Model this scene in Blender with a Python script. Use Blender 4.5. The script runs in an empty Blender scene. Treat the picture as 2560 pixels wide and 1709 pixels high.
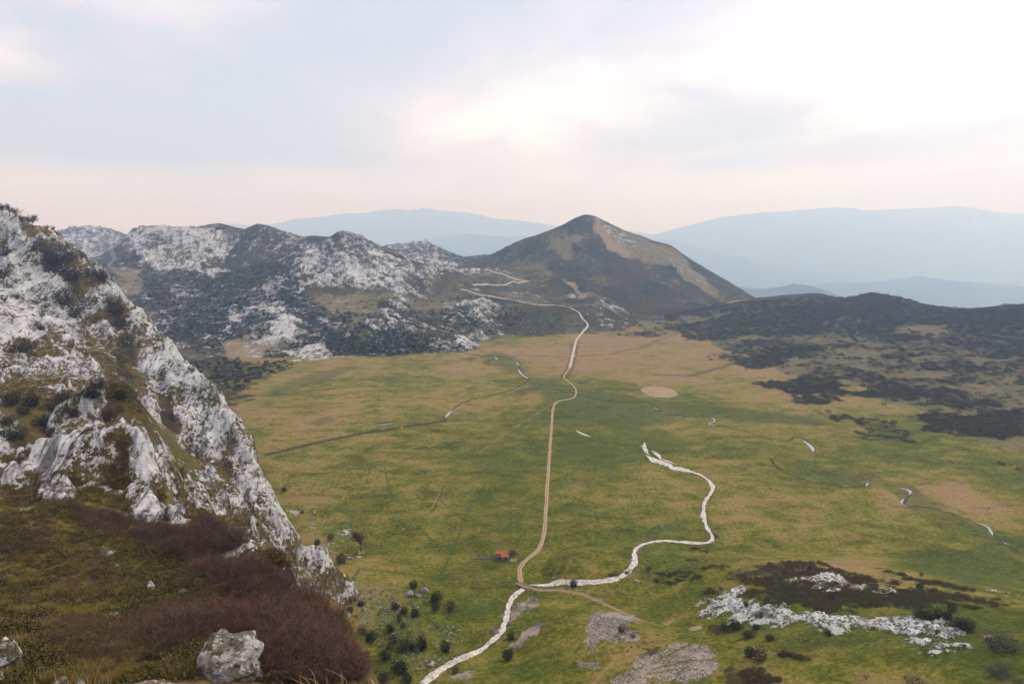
import bpy, math, random
import numpy as np
from mathutils import Vector

R = math.radians
random.seed(7)
rng = np.random.default_rng(7)
SC = bpy.context.scene
COL = SC.collection

# ---------------------------------------------------------------- camera
CAM_Z = 150.0                       # eye height above the valley floor, metres
PITCH = math.atan((854.5 - 600.0) / 1706.7)
cam_data = bpy.data.cameras.new('camera')
cam_data.sensor_width = 36.0
cam_data.lens = 24.0
cam_data.clip_start = 0.1
cam_data.clip_end = 120000.0
cam = bpy.data.objects.new('camera', cam_data)
COL.objects.link(cam)
cam.location = (0, 0, CAM_Z)
cam.rotation_euler = (R(90) - PITCH, 0, 0)
SC.camera = cam

# ---------------------------------------------------------------- sky and light
SUN_AZ, SUN_EL = 62.0, 46.0         # degrees right of the view direction / above the horizon
world = bpy.data.worlds.new('World')
SC.world = world
world.use_nodes = True
wn, wl = world.node_tree.nodes, world.node_tree.links
wn.clear()


def wnode(t, **kw):
    n = wn.new(t)
    for k, v in kw.items():
        setattr(n, k, v)
    return n


w_out = wnode('ShaderNodeOutputWorld')
w_bg = wnode('ShaderNodeBackground')
w_sky = wnode('ShaderNodeTexSky', sky_type='NISHITA', sun_disc=False)
w_sky.sun_elevation = R(SUN_EL)
w_sky.sun_rotation = R(SUN_AZ)
w_sky.altitude = 1000
w_sky.air_density = 1.0
w_sky.dust_density = 2.0
w_tc = wnode('ShaderNodeTexCoord')
w_sep = wnode('ShaderNodeSeparateXYZ')
wl.new(w_tc.outputs['Generated'], w_sep.inputs[0])


def wmath(op, a, b=None, c=None, clamp=False):
    n = wnode('ShaderNodeMath', operation=op, use_clamp=clamp)
    for i, v in enumerate((a, b, c)):
        if v is None:
            continue
        if isinstance(v, (int, float)):
            n.inputs[i].default_value = v
        else:
            wl.new(v, n.inputs[i])
    return n.outputs[0]


# cloud deck: project the view direction on a flat layer, so that clouds bunch towards the horizon
zc = wmath('MAXIMUM', w_sep.outputs[2], 0.0)
den = wmath('ADD', zc, 0.10)
px_ = wmath('DIVIDE', w_sep.outputs[0], den)
py_ = wmath('DIVIDE', w_sep.outputs[1], den)
w_cmb = wnode('ShaderNodeCombineXYZ')
wl.new(px_, w_cmb.inputs[0])
wl.new(py_, w_cmb.inputs[1])


def wnoise(scale, detail, rough, offs, dist=0.0):
    mp = wnode('ShaderNodeMapping')
    mp.inputs['Location'].default_value = offs
    mp.inputs['Rotation'].default_value = (0, 0, R(28))
    mp.inputs['Scale'].default_value = (1.0, 0.62, 1.0)
    wl.new(w_cmb.outputs[0], mp.inputs[0])
    n = wnode('ShaderNodeTexNoise')
    n.inputs['Scale'].default_value = scale
    n.inputs['Detail'].default_value = detail
    n.inputs['Roughness'].default_value = rough
    n.inputs['Distortion'].default_value = dist
    wl.new(mp.outputs[0], n.inputs['Vector'])
    return n.outputs['Fac']


def wramp(fac, stops):
    r = wnode('ShaderNodeValToRGB')
    el = r.color_ramp.elements
    while len(el) < len(stops):
        el.new(0.5)
    for e, (p, c) in zip(el, stops):
        e.position = p
        e.color = (*c, 1)
    wl.new(fac, r.inputs[0])
    return r.outputs[0]


def wmix(f, a, b):
    m = wnode('ShaderNodeMix', data_type='RGBA')
    for s, v in ((m.inputs[0], f), (m.inputs[6], a), (m.inputs[7], b)):
        if isinstance(v, (int, float)):
            s.default_value = v
        elif isinstance(v, tuple):
            s.default_value = (*v, 1)
        else:
            wl.new(v, s)
    return m.outputs[2]


cl_big = wnoise(0.23, 2.0, 0.5, (1.7, 0.35, 0.0), 0.5)
cl_small = wnoise(0.9, 4.0, 0.55, (4.1, 7.3, 2.0), 0.3)
cl = wmath('ADD', wmath('MULTIPLY', cl_big, 0.56), wmath('MULTIPLY', cl_small, 0.44))
# the sun stands behind the deck: the cloud is brighter towards it
sdir = (math.sin(R(SUN_AZ)) * math.cos(R(SUN_EL)), math.cos(R(SUN_AZ)) * math.cos(R(SUN_EL)), math.sin(R(SUN_EL)))
w_dot = wnode('ShaderNodeVectorMath', operation='DOT_PRODUCT')
wl.new(w_tc.outputs['Generated'], w_dot.inputs[0])
w_dot.inputs[1].default_value = sdir
glow = wmath('MULTIPLY', wmath('ADD', w_dot.outputs['Value'], 1.0), 0.5)
cl = wmath('ADD', wmath('MULTIPLY', wmath('SUBTRACT', cl, 0.5), 2.3), 0.5)
# broad banks of cloud: (bearing, height in degrees, half widths, lighter or darker)
w_az = wmath('MULTIPLY', wmath('ARCTAN2', w_sep.outputs[0], w_sep.outputs[1]), 57.2958)
w_el = wmath('MULTIPLY', wmath('ARCSINE', w_sep.outputs[2]), 57.2958)
warp = wmath('MULTIPLY', wmath('SUBTRACT', cl_small, 0.5), 9.0)
w_az2 = wmath('ADD', w_az, wmath('MULTIPLY', warp, 1.6))
w_el2 = wmath('ADD', wmath('ADD', w_el, warp), wmath('MULTIPLY', w_az, -0.06))
bank = None
for a0, e0, sa, se, k in ((-36, 9.5, 15, 3.6, -0.42), (-12, 18, 9, 8, -0.26), (-22, 13.5, 9, 3, -0.08), (23, 13, 17, 6, 0.22), (-31, 18.5, 13, 3.2, 0.18), (0, 9.5, 13, 2.4, 0.16), (26, 5.5, 14, 2.0, -0.10), (90, 25, 30, 10, 0.08), (-90, 25, 30, 12, -0.08), (150, 20, 40, 10, -0.06), (-140, 35, 40, 12, 0.05), (10, 45, 40, 12, -0.06), (60, 60, 50, 15, 0.06)):
    g_ = wmath('ADD', wmath('POWER', wmath('DIVIDE', wmath('SUBTRACT', w_az2, float(a0)), float(sa)), 2.0), wmath('POWER', wmath('DIVIDE', wmath('SUBTRACT', w_el2, float(e0)), float(se)), 2.0))
    b_ = wmath('MULTIPLY', wmath('EXPONENT', wmath('MULTIPLY', g_, -1.0)), k)
    bank = b_ if bank is None else wmath('ADD', bank, b_)
cl2 = wmath('ADD', wmath('ADD', cl, bank), wmath('MULTIPLY', wmath('SUBTRACT', glow, 0.72), 0.5), clamp=True)
cloud = wramp(cl2, [(0.18, (0.58, 0.62, 0.74)), (0.32, (0.70, 0.685, 0.75)), (0.44, (0.83, 0.775, 0.82)), (0.56, (0.98, 0.935, 0.945)), (0.70, (1.18, 1.14, 1.11))])
# thinner and warmer low down, where the deck ends far away
lowf = wmath('SUBTRACT', 1.0, wmath('MULTIPLY', wmath('ABSOLUTE', wmath('SUBTRACT', w_sep.outputs[2], 0.03)), 14.0), clamp=True)
lowcol = wramp(glow, [(0.45, (1.80, 1.75, 1.82)), (0.60, (1.72, 1.70, 1.85)), (0.70, (1.50, 1.58, 1.85)), (0.84, (1.35, 1.48, 1.82))])
cloud = wmix(wmath('MULTIPLY', lowf, 0.85), cloud, lowcol)
# an overcast deck is brightest overhead
w_zen = wnode('ShaderNodeVectorMath', operation='SCALE')
wl.new(cloud, w_zen.inputs[0])
zr = wnode('ShaderNodeMapRange', interpolation_type='SMOOTHSTEP')
wl.new(w_sep.outputs[2], zr.inputs[0])
for i_, v_ in ((1, 0.36), (2, 0.95), (3, 1.0), (4, 1.78)):
    zr.inputs[i_].default_value = v_
wl.new(zr.outputs[0], w_zen.inputs['Scale'])
cloud = w_zen.outputs[0]
w_skyb = wnode('ShaderNodeVectorMath', operation='SCALE')
wl.new(w_sky.outputs[0], w_skyb.inputs[0])
w_skyb.inputs['Scale'].default_value = 0.10
skymix = wmix(0.93, w_skyb.outputs[0], cloud)
wl.new(skymix, w_bg.inputs['Color'])
w_bg.inputs['Strength'].default_value = 1.0
wl.new(w_bg.outputs[0], w_out.inputs['Surface'])

sun_d = bpy.data.lights.new('sun', 'SUN')
sun_d.energy = 1.3
sun_d.angle = R(14)
sun_d.color = (1.0, 0.95, 0.88)
sun = bpy.data.objects.new('sun', sun_d)
COL.objects.link(sun)
sun.rotation_euler = Vector(sdir).to_track_quat('Z', 'Y').to_euler()

SC.view_settings.view_transform = 'Standard'
SC.view_settings.look = 'None'
SC.view_settings.exposure = 0.24
SC.view_settings.gamma = 1.0
SC.render.engine = 'CYCLES'
SC.cycles.use_denoising = True
SC.cycles.max_bounces = 8
SC.cycles.diffuse_bounces = 2
SC.cycles.volume_bounces = 6
SC.cycles.transparent_max_bounces = 6


# ---------------------------------------------------------------- small helpers
def ray(u, v):
    """direction of a photograph pixel (2560 x 1709)"""
    a, b = (u - 1280.0) / 1706.7, (854.5 - v) / 1706.7
    s, c = math.sin(PITCH), math.cos(PITCH)
    return np.array([a, c + b * s, -s + b * c])


def at(u, v, Y):
    d = ray(u, v)
    t = Y / d[1]
    return (d[0] * t, Y, CAM_Z + d[2] * t)


def tag(o, label=None, cat=None, group=None, kind=None):
    if label: o['label'] = label
    if cat: o['category'] = cat
    if group: o['group'] = group
    if kind: o['kind'] = kind
    return o


def sstep(a, b, x):
    t = np.clip((x - a) / (b - a), 0, 1)
    return t * t * (3 - 2 * t)


def _hash(ix, iy, seed):
    n = (ix * 374761393 + iy * 668265263 + seed * 1274126177) & 0xFFFFFFFF
    n = ((n ^ (n >> 13)) * 1274126177) & 0xFFFFFFFF
    return n ^ (n >> 16)


def gnoise(x, y, seed=0):
    """2-D gradient noise, about -1..1"""
    fx, fy = np.floor(x), np.floor(y)
    ix, iy = fx.astype(np.int64), fy.astype(np.int64)
    dx, dy = x - fx, y - fy
    ux = dx * dx * dx * (dx * (dx * 6 - 15) + 10)
    uy = dy * dy * dy * (dy * (dy * 6 - 15) + 10)

    def g(i, j):
        a = _hash(ix + i, iy + j, seed).astype(np.float64) * (2 * math.pi / 4294967296.0)
        return np.cos(a) * (dx - i) + np.sin(a) * (dy - j)
    n0 = g(0, 0) * (1 - ux) + g(1, 0) * ux
    n1 = g(0, 1) * (1 - ux) + g(1, 1) * ux
    return (n0 * (1 - uy) + n1 * uy) * 1.5


def fbm(x, y, wl_, octs, seed=0, rough=0.5, ridged=False):
    """wl_ = longest wavelength in metres"""
    s, amp, tot = 0.0, 1.0, 0.0
    for k in range(octs):
        n = gnoise(x / wl_ + 17.3 * k, y / wl_ - 9.1 * k, seed + k)
        if ridged:
            n = 1.0 - 2.0 * np.abs(n)
        s = s + n * amp
        tot += amp
        amp *= rough
        wl_ *= 0.49
    return s / tot


class Layer:
    """a hill: smooth surface through measured points that falls away outside them"""
    def __init__(self, pts, c=25.0, reach=120.0, fall=0.8, xyz=()):
        P = [at(*p) for p in pts] + list(xyz)
        P = np.array(P, float)
        self.P, self.c, self.reach, self.fall = P, c, reach, fall
        n = len(P)
        d = np.sqrt(((P[:, None, :2] - P[None, :, :2]) ** 2).sum(-1) + c * c)
        A = np.zeros((n + 1, n + 1))
        A[:n, :n] = d
        A[n, :n] = A[:n, n] = 1
        self.w = np.linalg.solve(A + np.diag([1e-6] * n + [0]), np.append(P[:, 2], 0))
        self.box = (P[:, 0].min() - 600, P[:, 0].max() + 600, P[:, 1].min() - 600, P[:, 1].max() + 600)

    def __call__(self, x, y):
        out = np.full(x.shape, -900.0)
        b = self.box
        m = (x > b[0]) & (x < b[1]) & (y > b[2]) & (y < b[3])
        if not m.any():
            return out
        xs, ys = x[m], y[m]
        s = np.full(xs.shape, self.w[-1])
        dn = np.full(xs.shape, 1e9)
        for (px, py, _), w in zip(self.P, self.w):
            d2 = (xs - px) ** 2 + (ys - py) ** 2
            s += w * np.sqrt(d2 + self.c ** 2)
            np.minimum(dn, d2, out=dn)
        out[m] = s - self.fall * np.maximum(0, np.sqrt(dn) - self.reach)
        return out

# ---------------------------------------------------------------- the lie of the land (photo pixel u, v + distance north Y, or x, y, z)
def back(pts, f=1.18, drop=30, dmin=0):
    """points behind a skyline, lower than it"""
    o = []
    for (u, v, Y) in pts:
        x, y, z = at(u, v, Y)
        k = max(f, 1 + dmin / y)
        o.append((x * k, y * k, z - drop))
    return o


# near hillside the photographer stands on, with the first crag
crag_top = [(0, 1165, 158), (60, 1132, 157), (130, 1110, 156), (195, 1082, 155), (262, 1078, 154), (330, 1092, 152), (368, 1128, 149), (398, 1195, 145), (430, 1255, 141), (455, 1308, 137)]
near_edge = [(525, 1295, 132), (600, 1355, 122), (680, 1410, 112), (760, 1475, 98), (830, 1560, 82), (885, 1640, 68), (900, 1705, 57)]
L_near = Layer(
    crag_top + near_edge +
    [(0, 1709, 43), (300, 1709, 45), (600, 1709, 48), (0, 1560, 66), (250, 1560, 68), (500, 1560, 71), (700, 1560, 78),
     (0, 1420, 92), (250, 1420, 95), (450, 1430, 100), (600, 1440, 103),
     (0, 1290, 120), (120, 1275, 124), (260, 1290, 127), (380, 1340, 126), (200, 1190, 141), (310, 1210, 140), (340, 1290, 131), (60, 1210, 140)],
    c=5.0, reach=45, fall=0.9,
    xyz=back(crag_top, 1.17, 24) + back(near_edge[:3], 1.25, 45) + back(near_edge[3:], 1.55, 52) +
    [(0, -6, 148.4), (0, 1.4, 148.3), (-4, 1.4, 148.2), (4, 1.4, 148.2), (-2, 2.6, 147.4), (2, 2.6, 147.2), (0, 8, 142), (0, 25, 122), (-12, 20, 128), (-25, 25, 130), (0, 60, 82), (0, 110, 30), (20, 8, 140), (30, 40, 104), (40, 90, 50),
     (60, 0, 135), (70, 40, 92), (90, 80, 55), (-30, 5, 146), (-60, 10, 146), (-90, 40, 140), (-120, 90, 128), (-60, -40, 160), (0, -60, 165), (60, -50, 158), (-140, 40, 150), (140, 0, 110), (150, 60, 66), (0, 150, -5), (50, 140, 0), (-10, 170, -10)])

# second tower behind the crag
L_tower = Layer(
    [(262, 1030, 224), (300, 1008, 224), (332, 1000, 222), (356, 1020, 221), (385, 1075, 217), (405, 1140, 213), (420, 1200, 208), (440, 1280, 203),
     (330, 1090, 205), (360, 1150, 200), (290, 1070, 208), (390, 1230, 196)],
    c=4.0, reach=14, fall=1.6,
    xyz=[at(u, v, Y * 1.1)[:2] + (at(u, v, Y)[2] - 26,) for u, v, Y in ((262, 1030, 224), (332, 1000, 222), (385, 1075, 217), (420, 1200, 208))])

# spur running down to the meadow
spur_top = [(455, 1272, 246), (520, 1283, 244), (580, 1292, 242), (625, 1300, 240), (660, 1330, 240), (695, 1372, 242), (740, 1395, 247), (790, 1418, 254), (840, 1442, 262), (872, 1462, 268)]
L_spur = Layer(
    spur_top + [(520, 1330, 226), (600, 1370, 222), (640, 1420, 224), (690, 1440, 230), (745, 1452, 240), (800, 1468, 250), (470, 1330, 224), (850, 1480, 262)],
    c=4.0, reach=16, fall=1.1,
    xyz=back(spur_top, 1.09, 20) + [at(u, v, Y)[:2] + (at(u, v, Y)[2] - 9,) for u, v, Y in ((620, 1440, 215), (690, 1470, 222), (770, 1490, 238), (540, 1380, 212))])

# the tall limestone mountain on the left
left_sky = [(0, 537, 525), (60, 557, 508), (118, 574, 497), (140, 590, 490), (165, 612, 482), (200, 645, 472), (262, 682, 460), (306, 742, 447), (370, 803, 430), (430, 868, 410),
            (480, 930, 392), (500, 938, 386), (540, 985, 374), (568, 1020, 364), (610, 1080, 350), (640, 1133, 338), (660, 1205, 326), (688, 1285, 312), (706, 1322, 305)]
L_left = Layer(
    left_sky +
    [(0, 640, 470), (0, 760, 410), (0, 870, 350), (0, 955, 295), (110, 700, 455), (110, 820, 395), (110, 930, 325), (220, 780, 425), (220, 880, 375), (230, 965, 318),
     (310, 860, 405), (320, 940, 366), (370, 905, 392), (400, 960, 370), (430, 1040, 338), (470, 1010, 358), (520, 1040, 352), (560, 1100, 336), (600, 1160, 325), (630, 1240, 312),
     (470, 1120, 322), (440, 1150, 300), (500, 1200, 300), (560, 1230, 302), (600, 1280, 296), (520, 1260, 286),
     (0, 1030, 232), (110, 1035, 236), (220, 1010, 252), (330, 985, 300), (400, 1090, 285), (430, 1190, 268), (450, 1245, 262)],
    c=7.0, reach=50, fall=0.8,
    xyz=back(left_sky[:10], 1.22, 65, 60) + back(left_sky[10:], 1.14, 48) + [(-420, 420, 185), (-330, 300, 150), (-300, 240, 118), (-230, 180, 100), (-160, 180, 88), (-520, 560, 190)])

# gentle hill at lower right
L_knoll = Layer(
    [], c=14.0, reach=60, fall=0.5,
    xyz=[at(u, v, Y) for u, v, Y in (
        (1120, 1709, 211), (1400, 1709, 201), (1650, 1709, 187), (2000, 1709, 170), (2300, 1709, 158), (2560, 1709, 148),
        (1420, 1590, 232), (1500, 1480, 272), (1420, 1490, 274), (1560, 1560, 232), (1500, 1530, 249), (1750, 1620, 208), (1650, 1560, 236), (1620, 1500, 263), (1750, 1500, 250),
        (1330, 1480, 290), (1290, 1530, 262), (1330, 1560, 246), (1300, 1620, 232), (1220, 1680, 218), (1340, 1640, 222),
        (1950, 1620, 192), (2150, 1640, 178), (2350, 1640, 168), (2540, 1620, 166), (1850, 1520, 232), (2000, 1535, 214), (2150, 1555, 202), (2300, 1570, 192), (2450, 1570, 184),
        (1800, 1440, 265), (2000, 1470, 240), (2150, 1490, 224), (2300, 1500, 214), (2450, 1520, 204), (2560, 1540, 192),
        (1700, 1412, 289), (1850, 1404, 284), (1990, 1404, 273), (2130, 1425, 255), (2250, 1445, 242), (2350, 1465, 233), (2450, 1490, 222), (2560, 1517, 208))] +
    [(140, 330, -6), (190, 330, -6), (230, 310, -6), (260, 280, -6), (95, 340, -6), (60, 335, -4), (200, 150, 48), (250, 180, 40), (300, 220, 20), (310, 160, 40), (180, 90, 55), (-5, 250, -5), (12, 290, -3)])

# limestone range beyond the meadow
far_left = [(120, 572, 2300), (160, 551, 2350), (200, 536, 2400), (245, 531, 2400), (285, 541, 2400), (330, 567, 2400), (370, 600, 2400)]
L_m0 = Layer(far_left + [(60, 600, 2300), (150, 640, 2000), (250, 640, 2000), (300, 650, 1950), (230, 690, 1800)], c=50, reach=300, fall=0.5, xyz=back(far_left, 1.2, 100))
range_sky = [(305, 625, 1500), (322, 592, 1500), (345, 572, 1500), (380, 568, 1500), (450, 573, 1510), (510, 563, 1510), (552, 562, 1500), (600, 577, 1490), (640, 566, 1470), (690, 581, 1450), (752, 598, 1430), (783, 592, 1410), (808, 601, 1400),
             (845, 586, 1390), (885, 592, 1380), (925, 612, 1370), (965, 634, 1360), (1020, 655, 1350), (1090, 672, 1340), (1150, 684, 1350)]
L_m = Layer(
    range_sky +
    [(330, 655, 1340), (420, 670, 1330), (520, 660, 1340), (600, 640, 1380), (700, 650, 1340), (800, 660, 1290), (900, 670, 1280), (1000, 700, 1260), (1100, 715, 1260),
     (380, 720, 1220), (450, 715, 1220), (550, 720, 1190), (640, 740, 1150), (740, 740, 1150), (850, 760, 1100), (930, 750, 1090), (1020, 770, 1120), (1120, 765, 1180),
     (400, 790, 1100), (500, 800, 1050), (620, 810, 1010), (720, 830, 960), (830, 830, 950), (960, 790, 1010), (975, 830, 950), (1080, 820, 1030), (1180, 780, 1130), (1250, 775, 1170),
     (420, 860, 960), (560, 870, 900), (650, 890, 870), (740, 893, 865), (840, 888, 875), (960, 880, 885), (1080, 868, 905), (1170, 850, 960), (1215, 830, 1040), (1290, 805, 1150), (1330, 795, 1190)],
    c=22, reach=110, fall=0.35,
    xyz=back(range_sky, 1.16, 60) + [(-620, 800, 0), (-560, 700, -8), (-480, 820, -4), (-300, 800, -6), (-200, 830, -6), (-100, 880, -6), (-40, 980, -6), (20, 1100, -6)])
m2_sky = [(930, 640, 1900), (960, 617, 1900), (1010, 609, 1900), (1052, 602, 1900), (1090, 615, 1900), (1125, 638, 1880), (1150, 652, 1860), (1168, 649, 1850), (1205, 640, 1850)]
L_m2 = Layer(m2_sky + [(980, 660, 1650), (1060, 655, 1680), (1130, 668, 1650), (1190, 672, 1640), (1100, 690, 1500), (1180, 705, 1450), (1240, 690, 1520), (1150, 728, 1330), (1220, 740, 1310), (1300, 752, 1300)],
             c=30, reach=150, fall=0.4, xyz=back(m2_sky, 1.2, 90))

# the pointed peak
peak_sky = [(1180, 652, 1840), (1232, 645, 1830), (1252, 630, 1820), (1292, 606, 1810), (1330, 592, 1800), (1392, 571, 1800), (1432, 551, 1800), (1464, 537, 1800), (1484, 539, 1800), (1520, 557, 1800), (1562, 579, 1800), (1602, 591, 1790),
            (1642, 606, 1780), (1664, 611, 1775), (1692, 625, 1770), (1712, 641, 1765), (1762, 672, 1750), (1822, 706, 1730), (1862, 731, 1720), (1890, 750, 1710)]
L_peak = Layer(
    peak_sky +
    [(1460, 620, 1640), (1470, 700, 1450), (1480, 770, 1290), (1500, 810, 1200), (1360, 640, 1620), (1340, 700, 1440), (1380, 750, 1310), (1300, 670, 1600), (1270, 720, 1430), (1420, 800, 1200),
     (1560, 640, 1640), (1600, 652, 1610), (1655, 642, 1620), (1690, 665, 1590), (1720, 692, 1560), (1800, 725, 1520), (1850, 745, 1500), (1620, 720, 1430), (1700, 735, 1420), (1560, 740, 1370), (1600, 790, 1240), (1700, 780, 1280), (1640, 630, 1690), (1760, 690, 1670),
     (1780, 760, 1400), (1540, 820, 1170), (1640, 822, 1160), (1750, 800, 1210)],
    c=22, reach=120, fall=0.45,
    xyz=back(peak_sky, 1.18, 120) + [(60, 1120, -6), (140, 1110, -6), (230, 1080, -6), (330, 1060, -4)])

# heather hill on the right
heath_sky = [(1800, 760, 1380), (1830, 752, 1360), (1900, 744, 1340), (1960, 738, 1320), (2020, 734, 1300), (2060, 735, 1290), (2095, 746, 1280), (2150, 737, 1270), (2180, 731, 1260), (2215, 737, 1250), (2245, 742, 1240), (2290, 757, 1220), (2340, 766, 1200), (2400, 773, 1180), (2460, 770, 1160), (2520, 763, 1150), (2600, 758, 1130), (2800, 740, 1100)]
L_heath = Layer(
    heath_sky +
    [(1700, 830, 1120), (1800, 830, 1080), (1950, 800, 1110), (2050, 800, 1080), (2200, 800, 1050), (2400, 820, 960), (2560, 830, 920),
     (1850, 880, 900), (2000, 870, 880), (2150, 870, 860), (2350, 880, 810), (2560, 890, 770), (2000, 930, 750), (2150, 950, 710), (2350, 960, 680), (2560, 970, 650),
     (2150, 1020, 610), (2300, 1040, 575), (2450, 1050, 555), (2560, 1060, 540), (2400, 1100, 500), (2560, 1120, 478)],
    c=22, reach=110, fall=0.35,
    xyz=back(heath_sky, 1.18, 55) + [(260, 1000, -4), (300, 850, -3), (300, 740, -4), (290, 640, -4), (330, 540, -5), (350, 470, -6), (400, 400, -6), (470, 330, -8), (700, 600, 60), (620, 480, 30), (800, 900, 60)])

LAYERS = [('near', L_near), ('tower', L_tower), ('spur', L_spur), ('left', L_left), ('knoll', L_knoll), ('m0', L_m0), ('m', L_m), ('m2', L_m2), ('peak', L_peak), ('heath', L_heath)]
LID = {n: i + 1 for i, (n, _) in enumerate(LAYERS)}


def base(x, y):
    r = np.hypot(x, y)
    z = 1.1 * gnoise(x / 90.0, y / 90.0, 5) + 0.45 * gnoise(x / 28.0, y / 28.0, 6)
    z = z - 620.0 * sstep(1450, 3600, r) - 250 * sstep(300, 1200, -y)
    return z


def smooth(x, y, want_id=False):
    """height without rock detail"""
    z = base(x, y)
    ident = np.zeros(x.shape, np.int8)
    for i, (n, L) in enumerate(LAYERS):
        h = L(x, y)
        k = {'near': 2.0, 'tower': 1.0, 'spur': 1.5, 'left': 2.5, 'knoll': 2.5}.get(n, 8.0)
        ident[h > z] = i + 1
        d = np.clip(1 - np.abs(h - z) / k, 0, 1)
        z = np.maximum(h, z) + 0.25 * k * d * d
    return (z, ident) if want_id else z


# ---------------------------------------------------------------- the sheet of ground: finer near the eye
az = np.concatenate([np.arange(-180, -52, 4.0), np.arange(-52, -44, 0.5), np.arange(-44, 44, 0.094), np.arange(44, 52, 0.5), np.arange(52, 180.1, 4.0)])
rr = [0.9]
while rr[-1] < 26: rr.append(rr[-1] * 1.045)
while rr[-1] < 2650: rr.append(rr[-1] * (1.0056 if rr[-1] < 1500 else 1.011))
rr = np.array(rr)
RR, AZ = np.meshgrid(rr, np.radians(az), indexing='ij')
GX, GY = RR * np.sin(AZ), RR * np.cos(AZ)
GZ, GID = smooth(GX, GY, True)
NR, NA = GX.shape
GZ0 = GZ.copy()


def hit(u, v, snap=False):
    """where the sight line of a photo pixel meets the land (the eye stands above the grid's centre)"""
    d = ray(u, v)
    h = math.hypot(d[0], d[1])
    fj = np.interp(math.degrees(math.atan2(d[0], d[1])), az, np.arange(NA))
    j = min(int(fj), NA - 2)
    col = GZ0[:, j] * (1 - fj + j) + GZ0[:, j + 1] * (fj - j)
    g = col - (CAM_Z + d[2] / h * rr)
    g[rr < 26] = -1
    i = int(np.argmax(g > 0)) if (g > 0).any() else NR - 1
    if snap:                                    # a sight line that only just clears a crest belongs to that crest
        a = np.where(rr < 26, -1.0, g / rr)[:i + 1]
        c = np.nonzero((a[1:-1] > -0.0045) & (a[1:-1] >= a[:-2]) & (a[1:-1] > a[2:]))[0]
        if len(c):
            r = rr[c[0] + 1]
            return np.array([d[0] / h * r, d[1] / h * r, col[c[0] + 1]])
    k = g[i] / (g[i] - g[i - 1]) if g[i] > 0 else 0.0
    r = rr[i] * (1 - k) + rr[i - 1] * k
    return np.array([d[0] / h * r, d[1] / h * r, CAM_Z + d[2] / h * r])




def hits(pts, snap=False):
    return np.array([hit(p[0], p[1], snap) for p in pts])

# ---------------------------------------------------------------- what grows or lies where
F = {k: np.zeros(GX.shape) for k in ('rock', 'heath', 'dry', 'scree', 'dirt', 'wet', 'dark', 'gold')}


def poly_d(P, x, y):
    """signed distance to a polygon (positive inside)"""
    P = np.asarray(P)[:, :2]
    Q = np.roll(P, -1, 0)
    ins = np.zeros(x.shape, bool)
    d2 = np.full(x.shape, 1e18)
    for (ax, ay), (bx, by) in zip(P, Q):
        if ay != by:
            c = ((ay > y) != (by > y)) & (x < (bx - ax) * (y - ay) / (by - ay) + ax)
            ins ^= c
        ex, ey = bx - ax, by - ay
        t = np.clip(((x - ax) * ex + (y - ay) * ey) / (ex * ex + ey * ey + 1e-9), 0, 1)
        d2 = np.minimum(d2, (x - ax - t * ex) ** 2 + (y - ay - t * ey) ** 2)
    d = np.sqrt(d2)
    return np.where(ins, d, -d)


def line_d(P, x, y):
    P = np.asarray(P)[:, :2]
    d2 = np.full(x.shape, 1e18)
    for (ax, ay), (bx, by) in zip(P[:-1], P[1:]):
        ex, ey = bx - ax, by - ay
        t = np.clip(((x - ax) * ex + (y - ay) * ey) / (ex * ex + ey * ey + 1e-9), 0, 1)
        d2 = np.minimum(d2, (x - ax - t * ex) ** 2 + (y - ay - t * ey) ** 2)
    return np.sqrt(d2)


def paint(field, pix, val, soft=6.0, wob=0.5, mode='mix', only=None):
    """lay a patch whose outline was read off the photograph on the ground itself"""
    P = hits(pix, only is not None and bool(set(only) & {'left', 'near', 'spur', 'm', 'peak', 'heath'}))
    m = (GX > P[:, 0].min() - 2 * soft) & (GX < P[:, 0].max() + 2 * soft) & (GY > P[:, 1].min() - 2 * soft) & (GY < P[:, 1].max() + 2 * soft)
    if only is not None:
        m &= np.isin(GID, [LID.get(n, 0) for n in only])
    if not m.any():
        return
    x, y = GX[m], GY[m]
    d = poly_d(P, x, y) + soft * wob * 7 * fbm(x, y, soft * 7, 4, 91, 0.65)
    w = sstep(-soft, soft, d)
    f = F[field]
    f[m] = f[m] * (1 - w) + val * w if mode == 'mix' else f[m] + val * w


def streak(field, pix, val, width, soft=None, gap=0.0, mode='max'):
    P = hits(pix)
    soft = soft or width
    pad = width + 2 * soft
    m = (GX > P[:, 0].min() - pad) & (GX < P[:, 0].max() + pad) & (GY > P[:, 1].min() - pad) & (GY < P[:, 1].max() + pad)
    x, y = GX[m], GY[m]
    d = line_d(P, x + 0.6 * width * gnoise(x / (6 * width), y / (6 * width), 31), y + 0.6 * width * gnoise(x / (6 * width), y / (6 * width), 32))
    w = sstep(width + soft, width * 0.6, d) * val
    if gap:
        w = w * sstep(gap - 0.4, gap + 0.1, gnoise(x / 22, y / 22, 77) * 0.8 + 0.5)
    f = F[field]
    f[m] = np.maximum(f[m], w) if mode == 'max' else f[m] * (1 - w)


isid = lambda *n: np.isin(GID, [LID.get(k, 0) for k in n])
valley = isid('valley', 'knoll')
hillm = isid('m', 'm0', 'm2')

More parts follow.
